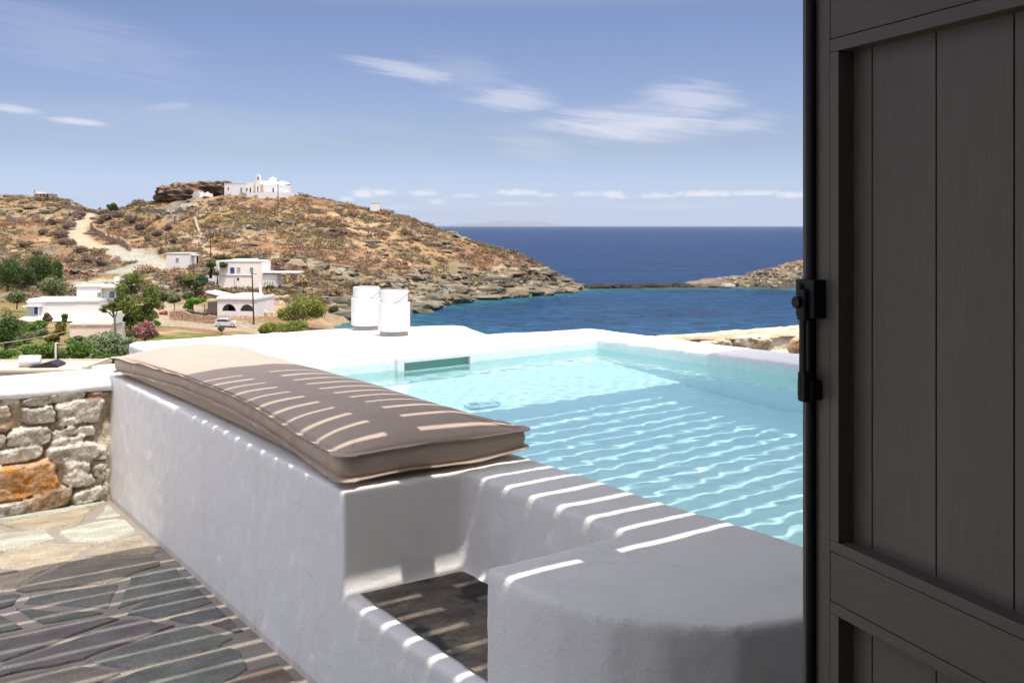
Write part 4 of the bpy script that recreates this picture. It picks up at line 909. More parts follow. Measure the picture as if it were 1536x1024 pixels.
# --- two storey house with the blue shutter
p, s = at(330, 433, 222); bh = thing('two_storey_house', 'pale two-storey house with one blue shutter on the hillside above the arched house', 'house', (p[0], p[1], p[2]-.4), -.06)
b = MB(); b.box((-1*s, 0, -1.5), (63*s, 7, 43*s)); b.box((-4.5*s, 1.2, -1.5), (-1*s, 6, 38*s)); b.build('wall', M['pink'], bh, bevel=.06)
b = MB(); b.box((-1.2*s, -.12, 43*s), (63.2*s, 7.1, 44.4*s)); b.box((16*s, .3, 44.4*s), (48*s, 5, 46.8*s)); b.build('parapet', M['lime'], bh); b = MB(); b.box((-15*s, 3.5, 30*s), (-1*s, 8, 43.5*s)); b.box((-31*s, 4, 6*s), (-4*s, 4.4, 21*s)); b.build('rear_wing', M['lime'], bh)
win(bh, 16.5*s, 21.5*s, 26.5*s, 34*s, 0, 'blue', 'blue'); win(bh, 46*s, 50.5*s, 27.5*s, 34.5*s, 0, 'frame'); win(bh, 26*s, 31*s, 27.5*s, 34.5*s, 0, 'ochre', 'lime'); win(bh, 26.2*s, 29*s, 15.5*s, 18.5*s, 0, 'dark', 'frame')
b = MB(); b.box((22.2*s, -.1, 0), (22.9*s, .05, 20*s)); b.box((11.5*s, -.1, 27*s), (12*s, .05, 43*s)); b.box((2*s, -.15, 22.4*s), (50*s, .05, 23.2*s)); b.build('drain_pipe', M['concrete'], bh)
b = MB(); b.box((63*s, 1.5, 5*s), (84*s, 5.5, 24*s)); b.build('side_wall', M['pink'], bh, bevel=.05)
b = MB(); b.box((63*s, 1, 25.8*s), (118*s, 5.6, 27.8*s)); b.build('canopy', M['lime'], bh)
for x in (83, 100, 116): b = MB(); b.box((x*s, 1.2, 12*s), (x*s+.2, 1.4, 26*s)); b.build('post', M['concrete'], bh)
for x in (66, 70, 74, 78): b = MB(); b.lathe([(.12, 10*s), (.16, 11*s), (.07, 13.5*s), (.1, 14*s)], (x*s, 1.3, 0), 8); b.build('pot', M['frame'], bh)

# --- arched house
p, s = at(326, 480, 195); ah = thing('arched_house', 'white single-storey house with two arched openings facing the parked car', 'house', (p[0], p[1], p[2]), -.13)
Wd, Ht = 62*s, 35*s
arches = [(7*s, 29*s), (35.5*s, 57*s)]
def arched_wall(b, x0, x1, z0, z1, arcs, y0, y1, sill):
    xs = sorted(set([x0, x1]+[a for t in arcs for a in t]))
    for a, c_ in zip(xs[:-1], xs[1:]):
        hit_ = [t for t in arcs if t[0] <= a+1e-6 and c_ <= t[1]+1e-6]
        if not hit_: b.box((a, y0, z0), (c_, y1, z1)); continue
        r = (c_-a)/2; b.box((a, y0, z0), (c_, y1, sill)); n = 12
        top = [((a+c_)/2-r*math.cos(k/n*math.pi), sill+r*.98*math.sin(k/n*math.pi)) for k in range(n+1)]
        for (xa, za), (xb, zb_) in zip(top[:-1], top[1:]): b.prismy([(xa, za), (xb, zb_), (xb, z1), (xa, z1)], y0, y1)
b = MB(); arched_wall(b, 0, Wd, 7.5*s, Ht-4*s, arches, 0, .45, 13.5*s); b.box((0, .45, 0), (.4, 9, Ht-4*s)); b.box((Wd-.4, .45, 0), (Wd, 9, Ht-4*s)); b.box((.4, 3.0, 0), (Wd-.4, 3.3, Ht-4*s)); b.box((.4, 8.7, 0), (Wd-.4, 9, Ht-4*s)); b.box((31.8*s, .45, 0), (32.4*s, 3, Ht-4*s)); b.build('wall', M['lime'], ah)
b = MB(); b.box((0, -.03, -1.2), (Wd, .42, 7.5*s), (.62, .52, .42)); b.build('plinth', M['drystone'], ah)
b = MB(); b.box((-.15, -.25, Ht-4*s), (Wd+.15, 9.2, Ht-2.2*s)); b.box((-.1, -.15, Ht-2.2*s), (Wd+.1, .3, Ht)); b.box((-.1, .3, Ht-2.2*s), (.25, 9.1, Ht)); b.box((Wd-.25, .3, Ht-2.2*s), (Wd+.1, 9.1, Ht)); b.box((2, 3.2, Ht-2.2*s), (Wd-3, 8, Ht+2.6*s)); rf = b.build('roof', M['lime'], ah)
b = MB(); b.box((47*s, 1, Ht-2*s), (50.5*s, 1.5, Ht+6*s)); b.build('chimney', M['lime'], rf, bevel=.04)
b = MB(); b.box((8*s, 2.9, 12*s), (28*s, 3.0, 26*s)); b.build('porch_recess', M['dark'], ah)
win(ah, 53*s, 56*s, 14*s, 19*s, 2.98, 'dark')
b = MB(); b.box((-29*s, 4, 0), (-.0, 9.3, Ht-6*s)); b.build('side_wing', M['lime'], ah); win(ah, -14*s, -11*s, 16*s, 22*s, 4.0, 'dark'); b = MB(); b.box((-6*s, 3.9, 6*s), (-2.6*s, 4.05, 20*s)); b.build('door', M['brownw'], ah)
b = MB(); b.prismy([(-36*s, Ht+4.0*s), (-35*s, Ht+5.4*s), (.2, Ht-2.0*s), (.2, Ht-5*s)], 4.6, 9.4); b.build('wing_roof', M['lime'], ah)
b = MB(); V_ = [(-72*s, .6, 23*s), (-6*s, .3, 27*s), (-1*s, 4.4, 29*s), (-66*s, 5, 26*s)]; b.add([(x, y, z) for x, y, z in V_]+[(x, y, z+.12) for x, y, z in V_], [(3, 2, 1, 0), (4, 5, 6, 7), (0, 1, 5, 4), (1, 2, 6, 5), (2, 3, 7, 6), (3, 0, 4, 7)]); cp = b.build('reed_canopy', M['reed'], ah)
for x, y in ((-71*s, .8), (-44*s, .7), (-22*s, .6), (-7*s, .5), (-64*s, 4.8)): b = MB(); b.cyl((x, y, -1), (x, y, 23*s), .09, n=6); b.build('post', M['brownw'], ah)

# --- stone barbecue beside it
p, s = at(390, 456, 204); bq = thing('barbecue', 'small pale masonry barbecue with a tall chimney right of the arched house', 'barbecue', p, .0)
b = MB(); b.box((-6*s, 0, -.6), (6*s, 1.0, 5*s)); b.box((-6*s, 0, 5*s), (-4*s, 1, 10*s)); b.box((4*s, 0, 5*s), (6*s, 1, 10*s)); b.box((-4*s, .8, 5*s), (4*s, 1, 10*s)); b.build('hearth', M['cream'], bq)
b = MB(); V_ = [(-5*s, 0, 10*s), (5*s, 0, 10*s), (5*s, 1, 10*s), (-5*s, 1, 10*s), (-1.8*s, .3, 18*s), (1.8*s, .3, 18*s), (1.8*s, .8, 18*s), (-1.8*s, .8, 18*s)]
b.add(V_, [(3, 2, 1, 0), (4, 5, 6, 7), (0, 1, 5, 4), (1, 2, 6, 5), (2, 3, 7, 6), (3, 0, 4, 7)]); b.box((-1.7*s, .3, 18*s), (1.7*s, .8, 29*s)); b.build('chimney', M['lime'], bq)
b = MB(); b.box((-2.2*s, -.03, 0), (2*s, .1, 3.2*s)); b.build('fuel_niche', M['dark'], bq); b = MB(); b.box((-4*s, .7, 5*s), (4*s, .79, 10*s)); b.build('firebox', M['dark'], bq)

# --- parked car
p, s = at(339, 490, 182.5); car = thing('parked_car', 'small silver hatchback parked on the dirt road before the arched house', 'car', (p[0], p[1], ground(p[0], p[1])+.02), math.radians(8))
M['carpaint'] = mat('silver_paint', (.62, .64, .67), .25, spec=.6, metal=.35); M['glass'] = mat('dark_glass', (.02, .022, .026), .08, spec=.6); M['tyre'] = mat('rubber', (.02, .02, .02), .8); M['lampred'] = mat('red_lens', (.3, .02, .02), .3)
side = [(-1.92, .32), (-1.95, .70), (-1.86, 1.02), (-1.70, 1.40), (-1.20, 1.47), (-.2, 1.46), (.25, 1.38), (.95, .98), (1.65, .86), (1.88, .70), (1.92, .34)]
def loft(b, sections):
    n = len(sections[0][1]); V_ = []
    for y, sec in sections: V_ += [(x, y, z) for x, z in sec]
    f = [(k*n+i, k*n+(i+1) % n, (k+1)*n+(i+1) % n, (k+1)*n+i) for k in range(len(sections)-1) for i in range(n)]+[tuple(range(n)), tuple(range(len(V_)-1, len(V_)-n-1, -1))]
    b.add(V_, f)
b = MB(); c_ = lambda q, dz: [(x*q, .32+(z-.32)*(1-dz) if z < 1.1 else z-.06*dz*8) for x, z in side]
loft(b, [(-.80, c_(.97, .02)), (-.74, side), (.74, side), (.80, c_(.97, .02))]); b.build('body', M['carpaint'], car, bevel=.04)
b = MB()
for y in (-.815, .80): b.prismy([(-1.55, 1.02), (-1.42, 1.34), (-.62, 1.38), (-.62, 1.00)], y, y+.015); b.prismy([(-.60, 1.00), (-.60, 1.38), (.18, 1.33), (.78, .98)], y, y+.015); b.build('side_window', M['glass'], car); b = MB()
b.add([(.30, -.62, 1.375), (.30, .62, 1.375), (.93, .70, 1.02), (.93, -.70, 1.02)], [(0, 1, 2, 3)]); b.build('windscreen', M['glass'], car); b = MB(); b.add([(-1.87, -.6, 1.08), (-1.87, .6, 1.08), (-1.735, .55, 1.36), (-1.735, -.55, 1.36)], [(0, 1, 2, 3)]); b.build('rear_window', M['glass'], car)
for x in (-1.22, 1.22):
    for y in (-.80, .62):
        b = MB(); b.cyl((x, y, .31), (x, y+.18, .31), .31, n=20); w_ = b.build('wheel', M['tyre'], car); b = MB(); b.cyl((x, y-.012 if y < 0 else y+.17, .31), (x, y+.02 if y < 0 else y+.192, .31), .20, n=14); b.build('rim', M['steel'], w_)
for y in (-.68, .5): b = MB(); b.box((1.80, y, .62), (1.90, y+.18, .76)); b.build('headlight', M['steel'], car); b = MB(); b.box((-1.96, y, .75), (-1.86, y+.16, .98)); b.build('tail_light', M['lampred'], car)

# --- white house complex on the left
p, s = at(40, 480, 163); lh = thing('white_house', 'long white flat-roofed house with a blue door and arched upper windows on the left', 'house', p, .03)
b = MB(); b.box((0, 0, -1.5), (108*s, 7, 27*s)); b.build('wall', M['lime'], lh, bevel=.06); b = MB(); b.box((-.6*s, -.2, 27*s), (72*s, 7.1, 28.3*s)); b.box((-.4*s, .5, 28.3*s), (70*s, 7, 31*s)); b.box((44*s, 3, 31*s), (49*s, 3.6, 33.5*s)); b.box((72*s, -.15, 27*s), (108*s, 7, 30*s)); b.build('roof', M['lime'], lh)
b = MB(); b.box((62*s, 3.2, 27*s), (100*s, 8, 48*s)); b.box((100*s, 3.8, 27*s), (128*s, 8, 46*s)); b.build('upper_storey', M['lime'], lh, bevel=.05)
b = MB(); b.box((61*s, 3.0, 48*s), (101*s, 8.2, 49.6*s)); b.box((100*s, 2.6, 46.5*s), (136*s, 8.2, 49*s)); rf = b.build('upper_roof', M['cream'], lh); b = MB(); b.box((113*s, 5, 49*s), (119.5*s, 5.7, 62*s)); b.build('chimney', M['lime'], rf, bevel=.04)
win(lh, 93.5*s, 99.5*s, 32*s, 39*s, 3.2, 'frame')
for u0, u1 in ((110, 117), (122, 128)): b = MB(); b.prismy(arch_poly(u0*s, u1*s, 31*s, 37*s, 8), 3.72, 3.9); w_ = b.build('window', M['blue'], lh); b = MB(); b.prismy(arch_poly((u0+1.2)*s, (u1-1.2)*s, 32*s, 36.6*s, 8), 3.69, 3.8); b.build('pane', M['frame'], w_)
b = MB(); b.prismy(arch_poly(11.5*s, 16.5*s, 9*s, 18*s, 8), -.06, .2); b.build('door', M['blue'], lh)
b = MB(); b.box((-2*s, -1.5, 21*s), (24*s, 0, 21.8*s)); b.build('porch_canopy', M['lime'], lh); b = MB(); b.box((22.5*s, -1.4, 0), (23.2*s, -1.2, 21*s)); b.build('porch_post', M['lime'], lh)
b = MB(); b.add([(-8*s, -2.2, 0), (108*s, -2.2, 0), (108*s, 0, 0), (-8*s, 0, 0), (0, -.6, 7*s), (108*s, -.6, 7*s), (108*s, 0, 7*s), (0, 0, 7*s)], [(0, 1, 5, 4), (4, 5, 6, 7), (3, 0, 4, 7), (1, 2, 6, 5)]); b.build('buttress', M['lime'], lh)
p, s = at(104, 513, 138); sh3 = thing('storage_house', 'plain cream storage house with a sloping roof in front of the long white house', 'house', (p[0], p[1], p[2]-.4), .05)
b = MB(); b.box((0, 0, -1.5), (62*s, 6, 29*s)); b.build('wall', M['cream'], sh3, bevel=.05); b = MB(); b.box((-.6*s, -.15, 29*s), (63*s, .25, 31.5*s)); V_ = [(-.5*s, .25, 29*s), (63*s, .25, 29*s), (63*s, 7.5, 42*s), (4*s, 7.5, 42*s)]; b.add(V_+[(x, y, z+.25) for x, y, z in V_], [(3, 2, 1, 0), (4, 5, 6, 7), (0, 1, 5, 4), (1, 2, 6, 5), (2, 3, 7, 6), (3, 0, 4, 7)]); b.build('roof', M['rooftop'], sh3)
b = MB(); b.box((60*s, 1, 30*s), (64*s, 4, 47*s)); b.build('end_wall', M['lime'], sh3)

# --- roof of the house just below the terrace, with its tanks and pole
D = 44.0; s = D/F; p = P3(0, 558, D); nr = thing('neighbour_house', 'house just below the terrace with only its flat cream roof showing', 'house', (p[0], p[1], p[2]-3.0), .04)
b = MB(); b.box((-180*s, 0, -4), (128*s, 3.0, 3.0)); b.build('wall', M['cream'], nr); b = MB(); b.box((-180*s, -.1, 3.0), (128.5*s, 3.1, 3.10)); b.box((-180*s, 2.9, 3.10), (127*s, 3.1, 3.16)); b.box((121*s, .0, 3.10), (128*s, 2.9, 3.22)); b.build('roof', M['rooftop'], nr)
for uu, lbl in ((28, 'white cylindrical water tank on the roof below, the left of two'), (41, 'white cylindrical water tank on the roof below, the right of two')):
    w_ = thing('water_tank', lbl, 'tank', (p[0]+uu*s, p[1]+1.0, p[2]+.10), .3, 'water tanks on the cream roof'); b = MB(); b.cyl((-.42, 0, .27), (.12, 0, .27), .25, .25, 18); b.build('drum', M['lantern'], w_, bevel=.02); b = MB(); b.box((-.35, -.15, 0), (.05, .15, .06)); b.build('stand', M['concrete'], w_)
sp_ = thing('solar_panel', 'dark low solar panel lying beside the water tanks', 'solar panel', (p[0]+54*s, p[1]+.6, p[2]+.10), .1); b = MB(); b.prismy([(-.6, .02), (.65, .02), (.65, .1), (.3, .26)], 0, 1.1); b.build('collector', M['dark'], sp_)
ap_ = thing('antenna_pole', 'thin pale pole with a short crosspiece standing on the cream roof', 'pole', (p[0]+58.5*s, p[1]+1.6, p[2]+.1), 0); b = MB(); b.cyl((0, 0, 0), (0, 0, 34*s), .045, n=8); b.build('mast', M['cream'], ap_); b = MB(); b.cyl((0, 0, 33.5*s), (5*s, 0, 33.5*s), .03, n=6); b.build('crosspiece', M['cream'], ap_)

# --- utility poles and a cable
for (u, vb, vt, lb) in [(381, 487, 409, 'tall dark utility pole in front of the arched house'), (417, 316, 271, 'thin utility pole on the hill in front of the church'), (316, 390, 355, 'thin utility pole on the slope above the blue-shuttered house'), (249, 372, 352, 'short thin pole on the slope above the small white house')]:
    p, s = at(u, vb); q = thing('utility_pole', lb, 'pole', p, 0); b = MB(); b.cyl((0, 0, -.5), (-3*s if u == 381 else 0, 0, (vb-vt)*s), .16 if u == 381 else .11, .11, 8); b.build('post', M['pole'], q); b = MB(); b.box((-.5, -.05, (vb-vt)*s-.35), (.5, .05, (vb-vt)*s-.25)); b.build('crossarm', M['pole'], q)
b = MB(); a_, c_ = P3(-60, 521, 70), P3(131, 487.5, 128); P_ = [a_+(c_-a_)*t-np.array((0, 0, 1.2*4*t*(1-t)*.3)) for t in np.linspace(0, 1, 24)]; b.tube(P_, .03, 4); M['cable'] = mat('pale_cable', (.45, .40, .34), .6); tag(b.build('power_cable', M['cable'], off=a_, loc=a_), 'thin sagging overhead cable crossing the gardens at the left', 'cable')
p = P3(606, 467, 236); bo = thing('boat', 'small pale boat lying off the rocky shore behind the lanterns', 'boat', (p[0], p[1], SEA), 0.05)
b = MB(); b.add([(-3.2, -.7, .0), (2.2, -.7, .0), (3.3, 0, .1), (2.2, .7, 0), (-3.2, .7, 0), (-3.3, -.9, .75), (2.4, -.9, .8), (3.7, 0, 1.0), (2.4, .9, .8), (-3.3, .9, .75)], [(4, 3, 2, 1, 0), (0, 1, 6, 5), (1, 2, 7, 6), (2, 3, 8, 7), (3, 4, 9, 8), (4, 0, 5, 9), (5, 6, 7, 8, 9)]); b.build('hull', M['lantern'], bo); b = MB(); b.box((-1.0, -.5, .75), (.6, .5, 1.25)); b.build('cabin', M['cream'], bo); b = MB(); b.box((2.1, -.15, .85), (2.4, .15, 1.35)); b.build('bow_post', M['brownw'], bo)

# ================================================================== VEGETATION AND ROCKS
def crown(mb, env, nblob, nleaf, size, c1, c2, r, flat=.0, blob=(.28, .48), accent=None, afrac=0):
    """env: list of ellipsoids (cx,cy,cz,rx,ry,rz); leaf clumps on sub-blobs spread over them"""
    for k in range(nblob):
        cx, cy, cz, rx, ry, rz = env[r.integers(len(env))]
        d = r.normal(size=3); d /= np.linalg.norm(d); q = r.uniform(.35, .85); br = r.uniform(*blob)
        bc = np.array((cx, cy, cz))+d*np.array((rx, ry, rz))*q*(1-br*.5); bR = np.array((rx, ry, rz*.9))*br
        n = int(nleaf*r.uniform(.6, 1.4)); e = r.normal(size=(n, 3)); e /= np.linalg.norm(e, axis=1)[:, None]
        p = bc+e*bR*r.uniform(.45, 1.08, n)[:, None]**.6
        a = r.normal(size=(n, 3)); a -= (a*e).sum(1)[:, None]*e*.5; a /= np.linalg.norm(a, axis=1)[:, None]; b_ = np.cross(a, r.normal(size=(n, 3))); b_ /= np.linalg.norm(b_, axis=1)[:, None]+1e-9
        sz = size*r.uniform(.6, 1.4, n)[:, None]; t = np.clip(r.normal(r.uniform(.25, .75), .25, n), 0, 1)[:, None]
        c_ = np.array(c1)*(1-t)+np.array(c2)*t
        if accent is not None: m = r.random(n) < afrac*(.4+1.2*(r.random())); c_[m] = np.array(accent)*r.uniform(.7, 1.2, (m.sum(), 1))
        mb.quads(p, a*sz, b_*sz*.62, c_)
def tree(name, label, cat, u, v, wpx, hpx, c1, c2, seed, trunk=.35, nblob=18, nleaf=90, leaf=1.25, D=None, env=None, group=None, accent=None, afrac=0, lean=0, sink=.05, flat=1.0, trunkr=None, stems=1):
    r = np.random.default_rng(seed)
    p, s = at(u, v, D); t = thing(name, label, cat, p, r.uniform(0, .3), group)
    w, h_ = wpx*s/2, hpx*s; tz = h_*trunk
    if env is None: env = [(0, 0, tz+(h_-tz)*.5, w*.86, w*.8, (h_-tz)*.52), (w*.3*r.uniform(-1, 1), w*.2, tz+(h_-tz)*.42, w*.8, w*.7, (h_-tz)*.40)]
    else: env = [(a*s, b_*s, c_*s, d*s, d*s*.9, e*s) for a, b_, c_, d, e in env]
    mb = MB(); R = trunkr if trunkr else max(.06, .035*h_)
    for k in range(stems):
        a = r.uniform(0, 6.28); o = .18*w*(stems > 1); top = np.array((lean*w+o*3*math.cos(a), o*3*math.sin(a), max(tz, .25*h_)*1.15))
        mb.tube([(o*math.cos(a), o*math.sin(a), -.4), (o*1.4*math.cos(a)+.04*w, o*math.sin(a), top[2]*.5), tuple(top)], [R*1.25, R, R*.75], 7)
        for j in range(5):
            e = env[r.integers(len(env))]; q = np.array(e[:3])+r.normal(size=3)*np.array(e[3:])*.33; m_ = (top+q)/2+r.normal(size=3)*.08*w
            mb.tube([tuple(top-np.array((0, 0, .1*tz))), tuple(m_), tuple(q)], [R*.55, R*.38, R*.16], 5)
    mb.build('trunk', M['bark'], t, smooth=True)
    mb = MB(); crown(mb, env, int(nblob*1.35), nleaf, leaf*s, np.array(c1)*1.65, np.array(c2)*1.8, r, blob=(.30, .52), accent=accent, afrac=afrac); mb.build('crown', M['leaf'], t)
    return t
PINE = ((.035, .055, .010), (.125, .145, .028)); DK = ((.018, .034, .010), (.065, .095, .022)); OLV = ((.055, .070, .030), (.13, .15, .065)); TAM = ((.065, .085, .014), (.19, .205, .045)); HED = ((.028, .060, .012), (.10, .165, .030)); DRY = ((.10, .075, .03), (.22, .16, .06)); GG = ((.06, .09, .045), (.17, .20, .10))
# the pine in front of the white house
p, s = at(201, 522, 138); zz = 0
tree('pine_tree', 'tall round-topped green pine between the white house and the pink oleander', 'tree', 201, 506, 76, 87, *PINE, 1, trunk=.22, nblob=84, nleaf=150, leaf=1.15,
     env=[(-12, 0, 74, 24, 22), (16, 4, 72, 24, 22), (0, -4, 52, 30, 18), (26, 0, 50, 18, 20), (-18, 2, 46, 18, 18), (0, 0, 90, 18, 9), (4, 0, 36, 26, 16), (2, 0, 18, 24, 13), (-12, 2, 30, 20, 14), (20, 2, 32, 18, 14)], stems=2)
tree('pine_tree', 'slim leaning pine with a small tuft on a bare trunk left of the big pine', 'tree', 172, 530, 30, 70, *PINE, 2, trunk=.7, nblob=12, nleaf=90, leaf=1.1, env=[(-8, 0, 68, 13, 6), (2, 0, 73, 10, 6), (-16, 0, 64, 8, 4)], trunkr=.16)
tree('palm_tree', 'feathery palm head sticking up behind the big pine', 'tree', 196, 440, 26, 24, (.05, .08, .03), (.12, .15, .06), 3, trunk=.6, nblob=10, nleaf=40, D=172, env=[(0, 0, 18, 11, 6)])
tree('shrub', 'big grey-green leafy shrub below the cream storage house', 'shrub', 165, 546, 84, 62, *GG, 4, trunk=.1, nblob=40, nleaf=120, leaf=1.5, accent=(.32, .30, .22), afrac=.10, env=[(-8, 0, 28, 34, 26), (18, 0, 24, 26, 22), (-22, 0, 16, 22, 15)])
tree('oleander', 'pink flowering oleander at the right foot of the big pine', 'shrub', 217, 519, 48, 42, (.03, .05, .02), (.085, .11, .04), 5, trunk=.1, nblob=26, nleaf=110, leaf=1.2, accent=(.62, .22, .28), afrac=.42)
tree('hedge', 'long bright green rambling hedge in front of the cream storage house', 'hedge', 95, 545, 84, 44, *HED, 6, trunk=.05, nblob=44, nleaf=120, leaf=1.5, env=[(-22, 0, 20, 22, 15), (8, 0, 24, 24, 18), (28, 0, 18, 18, 14), (-36, 0, 12, 14, 9)])
tree('cypress_bush', 'conical yellowish-brown conifer bush by the corner of the cream house', 'shrub', 87, 519, 42, 40, (.06, .055, .012), (.19, .155, .03), 7, trunk=.05, nblob=26, nleaf=110, leaf=1.15, env=[(0, 0, 14, 20, 14), (5, 0, 26, 11, 12), (-8, 0, 10, 14, 9)])
tree('banana_plant', 'small bright green plant against the wall behind the conical conifer', 'plant', 97, 489, 14, 20, *HED, 8, trunk=.2, nblob=8, nleaf=60, D=148)
tree('oleander', 'reddish flowering bush in front of the long white house wall', 'shrub', 72, 485, 22, 18, (.04, .045, .015), (.13, .10, .045), 9, trunk=.1, nblob=12, nleaf=80, D=158, accent=(.30, .11, .07), afrac=.22)
tree('dark_tree', 'dark dense tree at the left edge beside the garden', 'tree', 8, 528, 60, 66, *DK, 10, trunk=.04, nblob=34, nleaf=120, leaf=1.3)
tree('olive_tree', 'round grey-green olive tree behind the long white house', 'tree', 79, 452, 52, 40, *OLV, 11, trunk=.1, nblob=36, nleaf=120, leaf=1.1, D=188)
for i, (u, v, w, h_, lb, cc) in enumerate([(10, 440, 66, 64, 'dark green carob tree at the far left edge of the grove', DK), (58, 432, 56, 58, 'dark green carob tree in the middle of the grove', DK), (36, 436, 50, 46, 'lower dark carob tree between its two taller neighbours', DK), (82, 424, 30, 36, 'small dark carob tree at the right end of the grove', DK)]):
    tree('carob_tree', lb, 'tree', u, v, w, h_, *cc, 20+i, trunk=.03, nblob=40, nleaf=110, leaf=1.0, group='dark trees in the grove behind the white house')
tree('bush', 'green bush growing left of the long white house', 'shrub', 25, 460, 44, 26, *OLV, 30, trunk=.15, nblob=20, nleaf=100, D=172)
tree('bush', 'small bright green bush in front of the blue door', 'shrub', 48, 506, 40, 22, *HED, 31, trunk=.05, nblob=20, nleaf=90)
tree('low_shrub', 'low dark green spreading shrub beside the rubble garden wall', 'shrub', 162, 547, 40, 17, (.035, .06, .012), (.10, .13, .03), 32, trunk=.05, nblob=22, nleaf=100, leaf=1.3)
tree('tamarisk', 'large feathery tamarisk by the beach right of the parked car', 'tree', 452, 492, 82, 56, *TAM, 33, trunk=.12, nblob=60, nleaf=140, leaf=1.0, D=187, env=[(4, 0, 28, 32, 24), (20, 0, 32, 22, 20), (-20, 0, 20, 20, 15)], stems=3)
tree('tamarisk', 'lower spreading tamarisk in front of the large one', 'tree', 430, 502, 86, 28, *TAM, 34, trunk=.05, nblob=46, nleaf=130, leaf=1.0, D=170, env=[(14, 0, 11, 26, 12), (-18, 0, 11, 22, 11), (-34, 0, 8, 12, 8)], stems=2)
tree('sapling', 'tiny young tree in front of the parked car', 'tree', 332, 504, 13, 17, *OLV, 35, trunk=.4, nblob=9, nleaf=60, D=160)
tree('grape_vine', 'green vine spreading over the reed canopy of the arched house', 'vine', 289, 478, 30, 34, (.03, .075, .008), (.12, .24, .02), 36, trunk=.6, nblob=22, nleaf=90, D=196, env=[(0, 0, 26, 14, 6), (9, 0, 28, 11, 5), (-7, 0, 19, 8, 7)])
tree('grape_vine', 'dark vine hanging beside the blue-shuttered house', 'vine', 326, 424, 26, 32, *DK, 37, trunk=.3, nblob=18, nleaf=80, D=221, env=[(-8, 0, 27, 12, 5), (8, 0, 27, 8, 5), (-9, 0, 14, 4, 10)])
tree('bougainvillea', 'red bougainvillea bush at the end of the vine canopy', 'shrub', 244, 478, 18, 12, (.18, .04, .02), (.40, .10, .04), 38, trunk=.1, nblob=10, nleaf=70, D=192)
tree('bush', 'small green bush at the bend of the dirt road', 'shrub', 233, 491, 20, 13, *HED, 39, trunk=.05, nblob=10, nleaf=80, D=168)
tree('carob_tree', 'single round dark tree on the saddle of the skyline', 'tree', 169, 320, 22, 17, *DK, 40, trunk=.12, nblob=18, nleaf=90, leaf=.8)
tree('bush', 'dark bush in front of the right wing of the pine, on the road side', 'shrub', 226, 474, 24, 30, *PINE, 41, trunk=.35, nblob=14, nleaf=90, D=168)
tree('bush', 'olive-green shrub mound on the slope left of the two-storey house', 'shrub', 288, 434, 56, 26, (.055, .065, .018), (.16, .155, .05), 42, trunk=.03, nblob=34, nleaf=110, D=212)
tree('bush', 'blue-green shrub at the right of the mound below the two-storey house', 'shrub', 303, 430, 26, 18, (.03, .05, .028), (.09, .11, .06), 43, trunk=.03, nblob=16, nleaf=90, D=209)
tree('bush', 'low green shrubs at the foot of the two-storey house', 'shrub', 336, 440, 18, 9, *HED, 44, trunk=.03, nblob=8, nleaf=70, D=210)
tree('bush', 'green creeper spreading behind the roof of the two-storey house', 'shrub', 350, 389, 62, 7, *DK, 45, trunk=.03, nblob=24, nleaf=70, D=233, env=[(-18, 0, 3, 16, 3.2), (16, 0, 3, 18, 3.0)])

PUR = ((.085, .062, .052), (.20, .145, .115))
for i, (u, v, w, h_) in enumerate([(118, 330, 26, 15), (104, 345, 30, 16), (88, 358, 34, 17), (100, 372, 36, 18), (120, 380, 26, 13), (78, 338, 24, 11), (66, 352, 22, 11), (132, 395, 30, 14), (160, 331, 26, 15), (178, 330, 30, 17), (196, 336, 28, 14), (150, 336, 18, 12), (210, 345, 24, 12), (236, 356, 24, 12), (252, 348, 20, 12),
                                   (222, 362, 16, 9), (262, 366, 18, 11), (40, 372, 26, 12), (56, 385, 22, 12), (150, 400, 26, 13), (104, 398, 28, 14), (270, 424, 24, 13), (262, 436, 22, 12), (418, 410, 24, 12), (436, 420, 26, 12)]):
    tree('bramble', 'large purple-brown leafless shrub on the slope beside the dirt track', 'shrub', u, v, w, h_, *PUR, 300+i, trunk=.03, nblob=16, nleaf=85, leaf=.8, group='purple-brown shrubs beside the track')
for i, (u, v, w, h_) in enumerate([(20, 500, 34, 17), (36, 515, 40, 19), (60, 508, 34, 17), (12, 540, 40, 18), (45, 535, 46, 20), (128, 530, 38, 20), (112, 540, 46, 24), (75, 543, 52, 26), (60, 492, 30, 12), (30, 491, 28, 10), (140, 520, 34, 18), (20, 522, 36, 16), (150, 545, 40, 20), (118, 517, 24, 14)]):
    tree('garden_shrub', 'green garden shrub growing among the grass below the long white house', 'shrub', u, v, w, h_, *[HED, OLV, GG, HED][i % 4], 340+i, trunk=.03, nblob=20, nleaf=90, leaf=1.1, group='green shrubs in the garden at the left')
for i, (u, v, w, h_) in enumerate([(224, 450, 26, 18), (244, 452, 22, 14), (262, 455, 26, 14), (280, 448, 22, 12), (500, 470, 20, 12), (405, 436, 20, 9), (212, 436, 18, 12)]):
    tree('slope_shrub', 'olive-green shrub on the bank behind the pine and the arched house', 'shrub', u, v, w, h_, *[OLV, DK, OLV, GG][i % 4], 360+i, trunk=.03, nblob=16, nleaf=85, leaf=1.0, group='olive-green shrubs on the bank')

